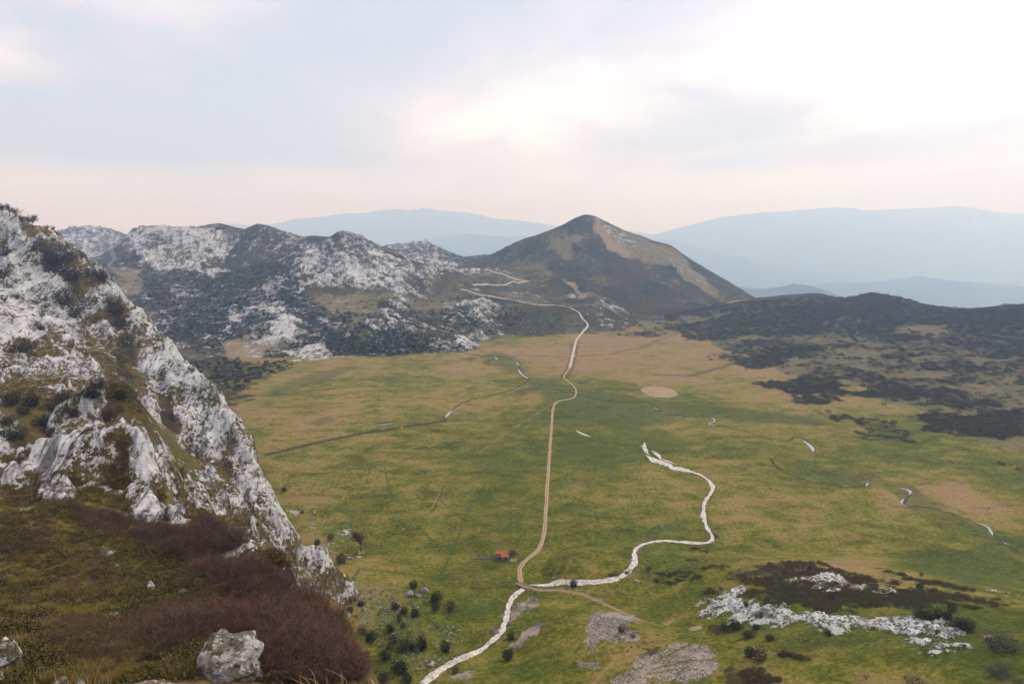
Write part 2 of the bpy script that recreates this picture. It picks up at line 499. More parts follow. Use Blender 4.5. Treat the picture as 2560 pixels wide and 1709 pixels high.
# dryness of the turf, sampled across the meadow
ds = [(1100, 1000, .60), (700, 1050, .78), (650, 1110, .78), (900, 1100, .60), (1100, 1120, .38), (1300, 1200, .34), (1450, 1050, .30), (1550, 1100, .30), (1500, 1250, .32), (1250, 1250, .38), (1000, 1250, .46), (850, 1200, .60), (750, 1250, .64), (1000, 1350, .34), (1200, 1350, .28),
      (1100, 1500, .24), (1000, 1560, .30), (1250, 1450, .20), (900, 1450, .55), (1400, 1400, .32), (1600, 1300, .42), (1900, 1200, .50), (2050, 1250, .52), (2200, 1300, .54), (1900, 1350, .50), (2100, 1380, .62), (1700, 1180, .55), (1750, 1100, .52), (1850, 1130, .62), (1650, 1030, .45), (1500, 970, .42), (1400, 960, .5),
      (1600, 930, .92), (1400, 880, 1.0), (1500, 910, 1.0), (1700, 900, .92), (1800, 930, .82), (1500, 850, .95), (1300, 870, .95), (1300, 920, .72), (1150, 910, .85), (1250, 840, .55), (1200, 960, .60), (950, 960, .60), (850, 940, .70), (1000, 910, .70), (1100, 890, .6),
      (2000, 1010, .70), (2100, 1060, .55), (2400, 1130, .45), (2350, 1250, .85), (2450, 1270, .80), (2500, 1350, .30), (2400, 1420, .15), (2500, 1150, .35), (1350, 800, .5), (1200, 860, .55), (1600, 850, .9),
      (2500, 1560, .12), (2400, 1530, .30), (2200, 1620, .25), (2450, 1640, .10), (2000, 1600, .30), (2050, 1690, .55), (1800, 1560, .30), (1600, 1520, .35), (1450, 1600, .40), (1400, 1540, .38), (1350, 1690, .35), (1700, 1450, .42), (1550, 1420, .45), (1900, 1420, .62), (1250, 1700, .5), (1900, 1660, .62), (1500, 1700, .45), (2300, 1690, .5), (2150, 1430, .75), (2300, 1470, .7)]
DP = hits(ds)
s0 = np.zeros(GX.shape)
s1 = np.zeros(GX.shape)
mv = (RR > 100) & (np.abs(GX) < RR * 0.85) & (GY > 0)
xs, ys = GX[mv], GY[mv]
for (px, py, pz), (_, _, dv) in zip(DP, ds):
    w = 1.0 / (((xs - px) ** 2 + (ys - py) ** 2) / (0.05 * py) ** 2 + 1.0) ** 2
    s0[mv] += w
    s1[mv] += w * dv
F['dry'] = np.where(s0 > 0, s1 / np.maximum(s0, 1e-9), 0.5)
F['dry'] += 0.60 * fbm(GX, GY, 85, 5, 3, 0.62) + 0.40 * fbm(GX * 0.5, GY, 12, 4, 8, 0.6)

# --- hills: basic cover
n_big = fbm(GX, GY, 190, 5, 21, 0.55)
n_mid = fbm(GX, GY, 46, 4, 22, 0.6)
F['rock'][isid('left')] = 0.55
F['gold'][isid('left', 'near', 'tower', 'spur')] = 0.85
F['gold'][isid('m', 'm0', 'm2', 'peak', 'heath')] = -1.0
F['rock'][isid('near')] = 0.10
F['rock'][isid('tower')] = 0.58
F['rock'][isid('spur')] = 0.36
F['rock'][hillm] = 0.24
F['heath'][hillm] = 0.80
F['rock'][isid('m0')] = 0.52
F['heath'][isid('peak')] = 0.82
F['heath'][isid('heath')] = 0.92
F['dry'][isid('heath')] = 0.52
F['dry'][isid('peak')] = 0.55
F['dry'][hillm] = 0.46

# --- left mountain
LM = ('left', 'valley')
paint('rock', [(0, 545), (60, 575), (120, 660), (200, 760), (240, 850), (150, 880), (0, 880)], 0.72, 8, only=LM)
paint('rock', [(60, 560), (130, 585), (190, 640), (260, 690), (250, 720), (150, 680), (90, 620)], 0.30, 5, only=LM)
paint('rock', [(230, 690), (300, 740), (330, 800), (290, 840), (240, 790)], 0.34, 6, only=LM)
paint('rock', [(60, 900), (160, 850), (300, 860), (320, 920), (290, 985), (180, 985), (100, 950)], 0.40, 8, only=LM)
paint('rock', [(300, 830), (360, 850), (420, 900), (450, 960), (400, 1000), (330, 960)], 0.64, 6, only=LM)
paint('rock', [(430, 960), (500, 940), (560, 1010), (640, 1140), (660, 1230), (590, 1170), (520, 1140), (440, 1090)], 0.66, 5, only=LM)
paint('rock', [(300, 860), (325, 930), (335, 990), (300, 985), (285, 900)], 0.15, 4, only=LM)
paint('heath', [(300, 870), (322, 930), (332, 990), (308, 985), (292, 910)], 0.75, 3, only=LM)  # dark heath tone painted in for the shadow of this cleft
paint('rock', [(395, 1030), (440, 1070), (480, 1130), (500, 1180), (450, 1260), (420, 1200), (400, 1100)], 0.08, 5, only=LM)
paint('wet', [(395, 1050), (430, 1090), (480, 1140), (500, 1185), (470, 1230), (430, 1150)], 0.9, 5, only=LM)
paint('rock', [(0, 985), (150, 990), (290, 990), (270, 1040), (200, 1075), (100, 1100), (0, 1130)], 0.05, 6, only=LM)
paint('wet', [(0, 1000), (120, 1030), (220, 1020), (220, 1070), (80, 1110), (0, 1120)], 0.65, 8, only=LM)
paint('heath', [(0, 985), (250, 1000), (270, 1030), (150, 1060), (0, 1080)], 0.45, 8, only=LM)
paint('rock', [(500, 1180), (560, 1190), (640, 1250), (690, 1310), (640, 1330), (540, 1290), (480, 1260)], 0.40, 5, only=LM)
for ln, w in (([(318, 855), (322, 900), (330, 950), (345, 1000)], 3.0), ([(405, 960), (412, 1010), (420, 1060)], 2.2), ([(470, 1120), (520, 1150), (560, 1180)], 2.0), ([(250, 880), (290, 930), (300, 980)], 2.0), ([(120, 640), (200, 730), (240, 800)], 2.4)):
    streak('heath', ln, 0.62, w, w * 1.6)  # dark bands down the clefts; the first one paints in the cleft's shadow
    streak('rock', ln, 0.55, w, w * 1.6, mode='cut')
# --- spur and tower
paint('rock', [(455, 1262), (640, 1285), (640, 1315), (560, 1330), (470, 1310)], 0.12, 3, only=('spur',))
paint('rock', [(600, 1310), (650, 1310), (720, 1420), (680, 1440), (610, 1370)], 0.62, 2, only=('spur',))
paint('rock', [(730, 1420), (790, 1420), (880, 1465), (840, 1480), (760, 1460)], 0.50, 2, only=('spur',))
# --- near hillside
NE = ('near',)
paint('rock', [(0, 1160), (200, 1078), (330, 1088), (400, 1180), (455, 1305), (420, 1320), (330, 1290), (250, 1240), (130, 1240), (0, 1200)], 0.72, 3, only=NE)
paint('rock', [(90, 1130), (260, 1130), (300, 1200), (330, 1290), (200, 1280), (130, 1230)], 0.84, 3, only=NE)
paint('rock', [(330, 1110), (385, 1140), (420, 1230), (400, 1240), (330, 1200)], 0.82, 2, only=NE)
paint('rock', [(150, 1175), (200, 1190), (300, 1270), (330, 1320), (270, 1290), (180, 1250)], 0.25, 2, only=NE)
paint('wet', [(150, 1175), (200, 1190), (300, 1270), (330, 1320), (270, 1290), (180, 1250)], 0.5, 3, only=NE)
paint('rock', [(0, 1600), (40, 1640), (55, 1709), (0, 1709)], 0.30, 1.2, only=NE)
paint('rock', [(130, 1690), (230, 1680), (320, 1700), (320, 1709), (130, 1709)], 0.30, 1.0, only=NE)
paint('rock', [(190, 1545), (330, 1535), (330, 1560), (200, 1562)], 0.45, 1.0, only=NE)
paint('rock', [(360, 1430), (470, 1440), (480, 1530), (370, 1530)], 0.42, 2.0, only=NE)
paint('rock', [(250, 1360), (290, 1370), (280, 1410), (255, 1400)], 0.5, 1.0, only=NE)
paint('gold', [(450, 1290), (600, 1360), (760, 1480), (890, 1640), (900, 1709), (650, 1709), (600, 1560), (480, 1420)], 0.25, 6, only=NE)
paint('gold', [(150, 1400), (320, 1380), (420, 1480), (330, 1530), (180, 1500)], 0.45, 5, only=NE)

# --- limestone range: pale ribs and dark heath
MR = ('m', 'm0', 'm2', 'valley', 'peak')
for pl, v in (
        ([(320, 590), (380, 570), (520, 575), (600, 590), (560, 640), (510, 690), (430, 680), (320, 655)], 0.62),
        ([(400, 715), (540, 655), (620, 660), (560, 700), (420, 735)], 0.58),
        ([(730, 620), (840, 590), (900, 600), (970, 650), (1010, 700), (1050, 740), (960, 760), (850, 720), (760, 730), (750, 680)], 0.50),
        ([(600, 700), (700, 690), (720, 750), (660, 790), (620, 830), (560, 800)], 0.48),
        ([(660, 770), (720, 780), (790, 860), (850, 890), (760, 900), (700, 850)], 0.66),
        ([(950, 760), (990, 745), (1030, 790), (980, 830), (910, 860), (900, 820)], 0.58),
        ([(840, 815), (890, 830), (920, 880), (860, 860)], 0.52),
        ([(1165, 770), (1230, 755), (1300, 770), (1310, 800), (1250, 815), (1180, 800)], 0.50),
        ([(970, 620), (1050, 605), (1120, 640), (1130, 665), (1020, 660)], 0.46),
        ([(1030, 670), (1200, 665), (1260, 680), (1150, 700), (1080, 700)], 0.44),
        ([(1130, 830), (1200, 830), (1190, 860), (1130, 870)], 0.55)):
    paint('rock', pl, v, 14, 0.8, only=MR)
for pl, v in (
        ([(330, 670), (520, 690), (600, 680), (740, 640), (740, 690), (600, 730), (520, 830), (420, 830), (360, 740)], 0.12),
        ([(720, 740), (800, 770), (890, 830), (960, 880), (860, 890), (800, 850), (740, 790)], 0.12),
        ([(780, 730), (960, 740), (950, 790), (880, 820), (800, 770)], 0.06),
        ([(1040, 800), (1180, 790), (1200, 840), (1080, 880), (1000, 860)], 0.22),
        ([(600, 600), (700, 590), (780, 610), (720, 650), (640, 650)], 0.30)):
    paint('rock', pl, v, 14, 0.8, only=MR)
for pl, h, dr in (
        ([(790, 735), (960, 745), (940, 790), (880, 815), (800, 770)], 0.30, 0.62),
        ([(560, 850), (680, 860), (690, 905), (560, 905)], 0.15, 0.95),
        ([(1060, 690), (1180, 700), (1190, 730), (1080, 725)], 0.25, 0.40),
        ([(300, 680), (330, 690), (370, 730), (330, 740)], 0.15, 0.72),
        ([(1000, 740), (1140, 745), (1160, 770), (1050, 790)], 0.35, 0.5)):
    paint('heath', pl, h, 12, 0.6, only=MR)
    paint('dry', pl, dr, 12, 0.6, only=MR)
for pl in ([(520, 690), (640, 660), (740, 690), (720, 740), (600, 720)], [(340, 720), (520, 720), (560, 800), (540, 860), (450, 860), (380, 800)], [(740, 760), (860, 830), (950, 880), (860, 880), (760, 830)], [(1040, 810), (1170, 800), (1190, 840), (1060, 870)]):
    paint('heath', pl, 0.95, 14, 0.6, only=MR)

for pl, r_, h_ in (([(1090, 705), (1250, 690), (1340, 700), (1470, 770), (1465, 812), (1330, 800), (1310, 775), (1200, 755), (1100, 745)], 0.08, 0.55), ([(1190, 672), (1330, 690), (1330, 715), (1180, 725)], 0.05, 0.6)):
    paint('rock', pl, r_, 12, 0.5, only=MR)
    paint('heath', pl, h_, 12, 0.5, only=MR)
paint('rock', [(1225, 745), (1330, 760), (1480, 770), (1510, 835), (1300, 840), (1235, 800)], 0.02, 10, 0.5, only=MR)
paint('heath', [(1225, 745), (1330, 760), (1480, 770), (1510, 835), (1300, 840), (1235, 800)], 0.60, 10, 0.5, only=MR)
paint('heath', [(420, 850), (560, 880), (620, 912), (690, 912), (640, 950), (600, 985), (545, 985), (470, 930)], 0.62, 8, 0.9, only=('m', 'valley', 'left'))
# --- peak
PK = ('peak', 'valley', 'm2', 'heath')
paint('heath', [(1490, 545), (1560, 580), (1640, 610), (1720, 650), (1880, 748), (1850, 752), (1740, 712), (1680, 668), (1620, 668), (1560, 645), (1500, 600)], -0.3, 14, 0.5, only=PK)
paint('rock', [(1500, 555), (1560, 580), (1590, 610), (1560, 620), (1520, 590)], 0.34, 12, 0.6, only=PK)
paint('rock', [(1690, 630), (1750, 670), (1760, 710), (1700, 680), (1650, 645)], 0.32, 10, 0.6, only=PK)
paint('dry', [(1480, 540), (1900, 750), (1840, 760), (1640, 670), (1500, 600)], 1.3, 14, 0.5, only=PK)
paint('heath', [(1400, 590), (1460, 590), (1440, 620), (1430, 655), (1390, 640), (1380, 615)], 0.1, 14, 0.7, only=PK)
paint('heath', [(1200, 650), (1330, 640), (1390, 690), (1300, 710), (1200, 700)], 0.50, 16, 0.8, only=PK)
paint('heath', [(1410, 705), (1430, 710), (1475, 745), (1460, 752)], -0.2, 8, 0.4, only=PK)
paint('dry', [(1410, 705), (1430, 710), (1475, 745), (1460, 752)], 0.95, 8, 0.4, only=PK)
# --- heather hill: grassy openings, more of them low down
HE = ('heath', 'valley', 'peak')
lowh = sstep(38, 2, GZ)
F['heath'][isid('heath')] -= (0.42 * lowh + 0.10)[isid('heath')]
paint('heath', [(2120, 1045), (2230, 1050), (2240, 1105), (2150, 1105)], 0.50, 8, 0.9, only=('valley', 'heath'))
paint('heath', [(2040, 1030), (2130, 1025), (2120, 1065)], 0.50, 8, 0.9, only=('valley', 'heath'))
for pl, h in (
        ([(1500, 830), (1600, 805), (1740, 790), (1760, 800), (1620, 850), (1540, 850)], 0.40),
        ([(1810, 820), (1900, 815), (1950, 850), (1880, 850)], 0.35),
        ([(2020, 860), (2220, 880), (2160, 900), (2030, 890)], 0.30),
        ([(2100, 900), (2360, 895), (2330, 915), (2120, 920)], 0.35),
        ([(2230, 815), (2350, 815), (2330, 840), (2240, 835)], 0.35),
        ([(2200, 945), (2350, 925), (2340, 960), (2230, 970)], 0.35),
        ([(2400, 920), (2560, 890), (2560, 940), (2440, 960)], 0.35),
        ([(2060, 970), (2120, 965), (2140, 990), (2070, 1000)], 0.15),
        ([(2120, 1010), (2250, 1005), (2260, 1030), (2140, 1035)], 0.15),
        ([(2250, 1040), (2380, 1030), (2370, 1060), (2260, 1065)], 0.20),
        ([(2480, 1105), (2560, 1115), (2560, 1180), (2420, 1170)], 0.10),
        ([(1780, 860), (1860, 850), (1850, 900), (1780, 900)], 0.45)):
    paint('heath', pl, h, 9, 0.9, only=HE)
for pl in ([(1830, 900), (2000, 850), (2040, 880), (1900, 920)], [(1920, 960), (2010, 930), (2120, 960), (2050, 1010)], [(2150, 985), (2330, 965), (2390, 940), (2390, 985), (2250, 1005)], [(2330, 1040), (2560, 1020), (2560, 1100), (2480, 1110), (2330, 1080)],
           [(1660, 820), (1900, 770), (2100, 780), (2060, 840), (1850, 840), (1720, 850)]):
    paint('heath', pl, 0.78, 8, 0.9, only=HE)
# --- heath and outcrops on the lower right knoll
KN = ('knoll', 'valley')
for pl, h in (
        ([(1820, 1440), (1950, 1420), (2150, 1430), (2250, 1470), (2400, 1480), (2560, 1510), (2560, 1530), (2400, 1510), (2280, 1500), (2260, 1520), (2050, 1530), (1950, 1510), (1880, 1470)], 0.64),
        ([(1770, 1480), (1860, 1470), (1900, 1480), (1830, 1490)], 0.85),
        ([(1880, 1412), (2000, 1400), (2120, 1420), (2100, 1430), (1950, 1425)], 0.72),
        ([(2200, 1420), (2320, 1450), (2440, 1470), (2450, 1480), (2330, 1465), (2220, 1435)], 0.72),
        ([(1860, 1690), (1900, 1670), (1930, 1709), (1880, 1709)], 0.85),
        ([(1970, 1635), (2040, 1638), (2100, 1660), (2180, 1690), (2140, 1690), (2050, 1655), (1980, 1655)], 0.70),
        ([(1780, 1555), (1860, 1550), (1850, 1575), (1800, 1578)], 0.65)):
    paint('heath', pl, min(h, 0.66), 3, 0.9, only=KN)
paint('scree', [(1450, 1570), (1460, 1540), (1500, 1528), (1560, 1545), (1555, 1570), (1590, 1600), (1540, 1610), (1505, 1600), (1500, 1640), (1455, 1635), (1445, 1610)], 0.9, 2.6, 0.7, only=KN)
paint('scree', [(1520, 1709), (1580, 1670), (1640, 1630), (1680, 1595), (1720, 1605), (1760, 1610), (1790, 1640), (1806, 1665), (1760, 1695), (1660, 1705), (1600, 1709)], 0.9, 2.4, 0.6, only=KN)
for ln in ([(1640, 1655), (1690, 1625), (1730, 1608)], [(1640, 1668), (1720, 1650), (1790, 1645)], [(1620, 1682), (1690, 1672), (1740, 1672)]):
    streak('scree', ln, 0.9, 0.55, 0.5, mode='cut')
    streak('dark', ln, 0.5, 0.4, 0.4)
paint('scree', [(1250, 1540), (1290, 1500), (1345, 1495), (1350, 1510), (1300, 1540), (1270, 1575)], 0.62, 1.6, 0.8, only=KN)
paint('scree', [(1270, 1610), (1310, 1580), (1370, 1548), (1375, 1552), (1320, 1595), (1290, 1625)], 0.9, 1.2, 0.6, only=KN)
paint('scree', [(1110, 1690), (1180, 1670), (1200, 1675), (1170, 1700)], 0.7, 1.0, 0.6, only=KN)
paint('scree', [(1440, 1650), (1500, 1655), (1490, 1675), (1440, 1665)], 0.7, 1.0, 0.6, only=KN)
paint('dark', [(1580, 1655), (1620, 1630), (1650, 1615), (1630, 1645), (1600, 1665)], 0.9, 1.2, 0.7, only=KN)
paint('rock', [(1740, 1495), (1850, 1480), (1900, 1500), (2000, 1528), (2100, 1542), (2200, 1545), (2300, 1545), (2420, 1570), (2430, 1600), (2340, 1620), (2280, 1590), (2150, 1580), (1990, 1564), (1900, 1546), (1780, 1530)], 0.74, 2.5, 0.9, only=KN)
paint('rock', [(1960, 1450), (2090, 1435), (2150, 1465), (2240, 1480), (2200, 1490), (2100, 1470), (1990, 1460)], 0.62, 2.5, 0.9, only=KN)
paint('rock', [(2350, 1455), (2540, 1485), (2540, 1495), (2400, 1475)], 0.45, 2, 0.9, only=KN)
paint('rock', [(690, 1240), (760, 1270), (880, 1330), (880, 1390), (760, 1380), (720, 1330)], 0.10, 6, only=('valley',))
paint('dry', [(640, 1260), (760, 1290), (860, 1400), (920, 1450), (960, 1520), (900, 1600), (820, 1520), (700, 1430)], 0.72, 8, only=('valley',))

# --- meadow: wet green ground along the brooks
VA = ('valley', 'knoll', 'heath', 'peak', 'm')
for pl, v, s in (
        ([(1310, 955), (1440, 965), (1560, 985), (1700, 1000), (1830, 1020), (2060, 1050), (2060, 1072), (1860, 1048), (1660, 1050), (1590, 1075), (1480, 1062), (1400, 1030), (1380, 1000)], 0.8, 9),
        ([(1480, 1060), (1560, 1075), (1560, 1120), (1620, 1150), (1740, 1130), (1720, 1100), (1650, 1080)], 0.5, 6),
        ([(1930, 1148), (1990, 1150), (2090, 1170), (2180, 1190), (2160, 1213), (2080, 1215), (1980, 1190)], 0.85, 4),
        ([(2200, 1410), (2290, 1385), (2420, 1360), (2560, 1340), (2560, 1470), (2400, 1450), (2280, 1430)], 0.85, 5),
        ([(1550, 1335), (1620, 1320), (1700, 1292), (1765, 1272), (1745, 1300), (1640, 1345), (1590, 1352)], 0.9, 3),
        ([(2180, 1200), (2270, 1210), (2420, 1290), (2520, 1350), (2560, 1390), (2520, 1390), (2420, 1320), (2270, 1270)], 0.7, 5),
        ([(2060, 1150), (2180, 1170), (2250, 1210), (2180, 1210)], 0.7, 6),
        ([(1240, 870), (1300, 900), (1330, 945), (1300, 955), (1250, 920), (1200, 890)], 0.7, 10),
        ([(1180, 860), (1260, 845), (1300, 835), (1290, 850), (1200, 880)], 0.4, 10),
        ([(640, 990), (740, 950), (880, 910), (900, 920), (780, 960), (660, 1020)], 0.6, 9),
        ([(780, 1055), (830, 1040), (840, 1050), (790, 1065)], 0.6, 6),
        ([(1420, 1090), (1560, 1110), (1560, 1200), (1480, 1220), (1420, 1160)], 0.30, 9),
        ([(1330, 1280), (1260, 1440), (1180, 1520), (1180, 1600), (1120, 1560), (1160, 1450)], 0.30, 9),
        ([(2420, 1530), (2560, 1560), (2560, 1709), (2430, 1680)], 0.30, 5),
        ([(1080, 1130), (1290, 1150), (1310, 1185), (1180, 1160)], 0.4, 5)):
    paint('wet', pl, v, s, 0.5, only=VA)
for pl, v, s in (
        ([(1210, 900), (1240, 895), (1220, 915)], 0.75, 5), ([(1150, 895), (1185, 893), (1180, 905)], 0.8, 5),
        ([(1330, 955), (1290, 975), (1300, 985), (1340, 975)], 0.5, 6), ([(1425, 945), (1470, 955), (1460, 962), (1430, 958)], 0.7, 5),
        ([(2240, 1170), (2300, 1150), (2290, 1200), (2380, 1290), (2310, 1270)], 0.45, 8)):
    paint('dark', pl, v, s, 0.6, only=VA)
paint('dry', [(2290, 1220), (2360, 1215), (2500, 1250), (2560, 1270), (2500, 1290), (2380, 1275)], 1.0, 6, only=VA)
streak('dark', [(1402, 945), (1420, 920), (1427, 890), (1432, 860)], 0.55, 2.2, 2.5)
streak('dark', [(1418, 945), (1430, 920), (1438, 890), (1444, 850)], 0.55, 2.2, 2.5)
streak('dark', [(1446, 890), (1520, 885), (1600, 870), (1660, 845), (1700, 830)], 0.5, 4.5, 3, gap=0.3)
streak('dark', [(1290, 888), (1420, 892)], 0.5, 4, 3)
streak('dark', [(1480, 900), (1600, 912), (1700, 918)], 0.45, 3.5, 3, gap=0.3)
streak('dark', [(1640, 935), (1720, 940), (1780, 925), (1840, 905)], 0.6, 4, 3)
streak('dark', [(1700, 1010), (1800, 1020), (1950, 1035), (2040, 1060)], 0.4, 4, 4)
# ditch and old cattle paths
streak('dark', [(672, 1134), (700, 1128), (760, 1113), (830, 1097), (900, 1083), (960, 1074), (1010, 1066), (1060, 1059), (1110, 1051)], 0.95, 2.6, 1.6)
for ln, w in (
        ([(700, 1190), (830, 1180), (930, 1162), (960, 1158)], 0.9), ([(700, 1195), (800, 1210), (880, 1225)], 0.7), ([(840, 1270), (880, 1290), (875, 1320), (920, 1370)], 1.0), ([(790, 1260), (870, 1272)], 0.8),
        ([(830, 1415), (900, 1420), (1000, 1432), (1090, 1445), (1130, 1460), (1140, 1490)], 0.9), ([(1100, 1440), (1130, 1380), (1160, 1300), (1190, 1230)], 0.9), ([(1000, 1310), (1080, 1280), (1110, 1210)], 0.8), ([(1030, 1300), (1110, 1380)], 0.7),
        ([(1100, 1250), (1160, 1300)], 0.7), ([(1090, 1550), (1130, 1610)], 0.6), ([(1130, 1540), (1150, 1600)], 0.6), ([(1045, 1560), (1070, 1630)], 0.6), ([(960, 1160), (980, 1260)], 0.6), ([(1120, 1150), (1300, 1185)], 0.7), ([(1385, 1235), (1480, 1255), (1570, 1290)], 0.7), ([(1390, 1270), (1480, 1290)], 0.6),
        ([(1310, 1440), (1330, 1420)], 0.4), ([(800, 1230), (930, 1180), (1010, 1170)], 0.6)):
    streak('wet', ln, 0.88, w * 0.8, w * 0.8)
for ln, w in (([(1060, 1110), (1180, 1160), (1290, 1175), (1370, 1165)], 1.0), ([(1200, 1130), (1300, 1060), (1385, 1005)], 1.0), ([(1385, 1225), (1500, 1250), (1560, 1270)], 0.6), ([(1000, 1300), (1080, 1270), (1105, 1220)], 0.5),
              ([(1840, 1600), (1900, 1620), (1960, 1640), (2080, 1655)], 0.6), ([(1560, 1545), (1640, 1575), (1760, 1580)], 0.6), ([(1660, 1560), (1690, 1545)], 1.0), ([(1300, 1415), (1300, 1455)], 0.8), ([(1440, 1130), (1380, 1110)], 0.8)):
    streak('dirt', ln, 0.42, w, w * 1.5)
for c, w in (((1283, 1399), 1.6), ((903, 1380), 1.4), ((1010, 1322), 0.7), ((2470, 1590), 1.2), ((1740, 1570), 2.0), ((1005, 1067), 1.5)):
    p = hit(*c)
    F['dirt'] = np.maximum(F['dirt'], 0.75 * sstep(2 * w, 0.6 * w, np.hypot(GX - p[0], GY - p[1])))
# verges
for gl in ([(1322, 1461), (1400, 1455), (1480, 1455), (1540, 1448), (1568, 1436), (1584, 1416), (1588, 1396), (1582, 1376), (1600, 1360), (1640, 1350), (1700, 1355), (1760, 1357), (1783, 1350), (1780, 1337), (1766, 1320), (1758, 1290), (1757, 1262), (1770, 1240), (1785, 1221), (1776, 1204), (1760, 1190), (1720, 1176), (1680, 1168)], [(1312, 1468), (1280, 1496), (1266, 1520), (1267, 1550), (1250, 1582), (1230, 1606), (1200, 1626), (1150, 1646), (1100, 1671), (1062, 1700)]):
    streak('dark', gl, 0.55, 1.9, 1.6)
    streak('dirt', gl, 0.34, 2.4, 2.4)
streak('dirt', [(1303, 1455), (1299, 1415), (1318, 1396), (1345, 1376), (1357, 1350), (1362, 1318), (1368, 1220), (1374, 1130), (1380, 1050), (1382, 1018), (1400, 1001), (1432, 996)], 0.40, 1.5, 1.6)
streak('dirt', [(1312, 1463), (1345, 1475), (1400, 1473), (1450, 1481), (1500, 1500), (1550, 1526), (1590, 1546), (1632, 1558)], 0.42, 1.2, 1.6)
# round dry pan
pc, pa, pb = hit(1648, 979), hit(1686, 975), hit(1648, 966)
pan = np.hypot((GX - pc[0]) / (pa[0] - pc[0]), (GY - pc[1]) / (pb[1] - pc[1])) + 0.04 * gnoise(GX / 6, GY / 6, 4)
F['dirt'] = np.maximum(F['dirt'], 0.92 * sstep(1.08, 0.96, pan))
F['dark'] = np.maximum(F['dark'], 0.4 * sstep(1.25, 1.05, pan) * sstep(0.98, 1.05, pan))

F['rock'] = np.where(F['rock'] <= 0.001, -1.0, F['rock'])
F['dry'] = np.where(valley, F['dry'] - 0.09, F['dry'])
# ---------------------------------------------------------------- relief
gx = GX * 0.80 + GY * 0.60
gy = (-GX * 0.60 + GY * 0.80) * 0.45
rk = F['rock'] + 0.75 * fbm(GX, GY, 30, 5, 51, 0.65) + 0.45 * fbm(gx, gy, 9, 4, 57, 0.65)
rmask = sstep(0.46, 0.62, rk)
closeup = isid('near', 'left', 'tower', 'spur')
d = 4.2 * fbm(gx, gy, 26, 5, 61, 0.62, ridged=True) + 2.4 * fbm(gx, gy * 1.4, 7.0, 4, 66, 0.65, ridged=True)
GZ = GZ + np.where(closeup, rmask * (0.8 + d * 0.95) * sstep(20, 60, RR) * np.where(isid('near'), 0.55, 1.0), 0)
GZ = GZ + np.where(closeup, (1.2 * fbm(GX, GY, 9, 4, 70, 0.55) + 2.0 * fbm(GX, GY, 34, 3, 72)) * sstep(8, 40, RR), 0)
mx = GX * 0.70 + GY * 0.72
my = (-GX * 0.72 + GY * 0.70) * 0.5
rk_far = F['rock'] + 0.60 * fbm(mx, my, 100, 5, 81, 0.7) + 0.60 * fbm(mx, my, 24, 4, 87, 0.7)
rmask_far = sstep(0.46, 0.60, rk_far)
far = hillm | isid('peak')
fade = sstep(0, 25, GZ)
GZ = GZ + np.where(hillm, fade * (9.0 * fbm(mx, my, 170, 5, 41, 0.55, ridged=True) - 2 + rmask_far * (2.5 + 5.0 * fbm(mx, my, 42, 5, 45, 0.62, ridged=True))), 0)
GZ = GZ + np.where(isid('peak'), fade * (5.5 * fbm(mx * 1.4, my, 130, 6, 47, 0.55, ridged=True) - 1.5 + rmask_far * 2.0 * fbm(mx, my, 30, 4, 49, 0.6, ridged=True)), 0)
F['rock'] = np.where(far, rk_far, np.where(closeup, rk, F['rock'] + 0.8 * fbm(GX, GY, 9, 4, 53, 0.65) * (F['rock'] > 0.02)))
hn = fbm(GX, GY, 70, 6, 101, 0.66) * 0.75 + 0.30 * fbm(GX, GY, 10, 3, 107, 0.6)
HK = F['heath'] + np.where(F['heath'] > 0.02, hn, 0)
hmask = sstep(0.46, 0.60, HK)
GZ = GZ + np.where(isid('heath', 'peak', 'm', 'm2', 'm0'), hmask * (0.7 + 0.5 * gnoise(GX / 7, GY / 7, 12)), 0) + np.where(isid('heath'), fade * 2.5 * fbm(GX, GY, 130, 4, 111, 0.5), 0)
F['heath'] = HK
kn = isid('knoll')
kr = sstep(0.46, 0.60, F['rock'])
GZ = GZ + np.where(kn, kr * (0.5 + 0.9 * fbm(GX, GY, 5, 3, 121, 0.6, ridged=True)) + 0.5 * fbm(GX, GY, 40, 3, 125) + hmask * 0.4 + F['scree'] * 0.35 * gnoise(GX / 6, GY / 14, 14), 0)
GZ = GZ - 0.55 * np.clip(F['dark'], 0, 1) * isid('valley') * sstep(0.6, 0.95, F['dark'])
GZ = GZ + np.where(isid('valley'), 0.10 * fbm(GX, GY, 5, 2, 127) * sstep(900, 300, RR), 0)

LOGR = np.log(rr)


def ground_z(x, y):
    """height of the finished sheet"""
    x, y = np.asarray(x, float), np.asarray(y, float)
    r, a = np.hypot(x, y), np.degrees(np.arctan2(x, y))
    fi = np.interp(np.log(np.maximum(r, rr[0])), LOGR, np.arange(NR))
    fj = np.interp(a, az, np.arange(NA))
    i, j = np.minimum(fi.astype(int), NR - 2), np.minimum(fj.astype(int), NA - 2)
    s, t = fi - i, fj - j
    return (GZ[i, j] * (1 - s) + GZ[i + 1, j] * s) * (1 - t) + (GZ[i, j + 1] * (1 - s) + GZ[i + 1, j + 1] * s) * t


def field_at(name, x, y):
    r, a = np.hypot(x, y), np.degrees(np.arctan2(x, y))
    i = np.clip(np.round(np.interp(np.log(r), LOGR, np.arange(NR))).astype(int), 0, NR - 1)
    j = np.clip(np.round(np.interp(a, az, np.arange(NA))).astype(int), 0, NA - 1)
    return (GID if name == 'id' else F[name])[i, j]


def place(u, v):
    p = hit(u, v)
    return Vector((p[0], p[1], float(ground_z(p[0], p[1]))))


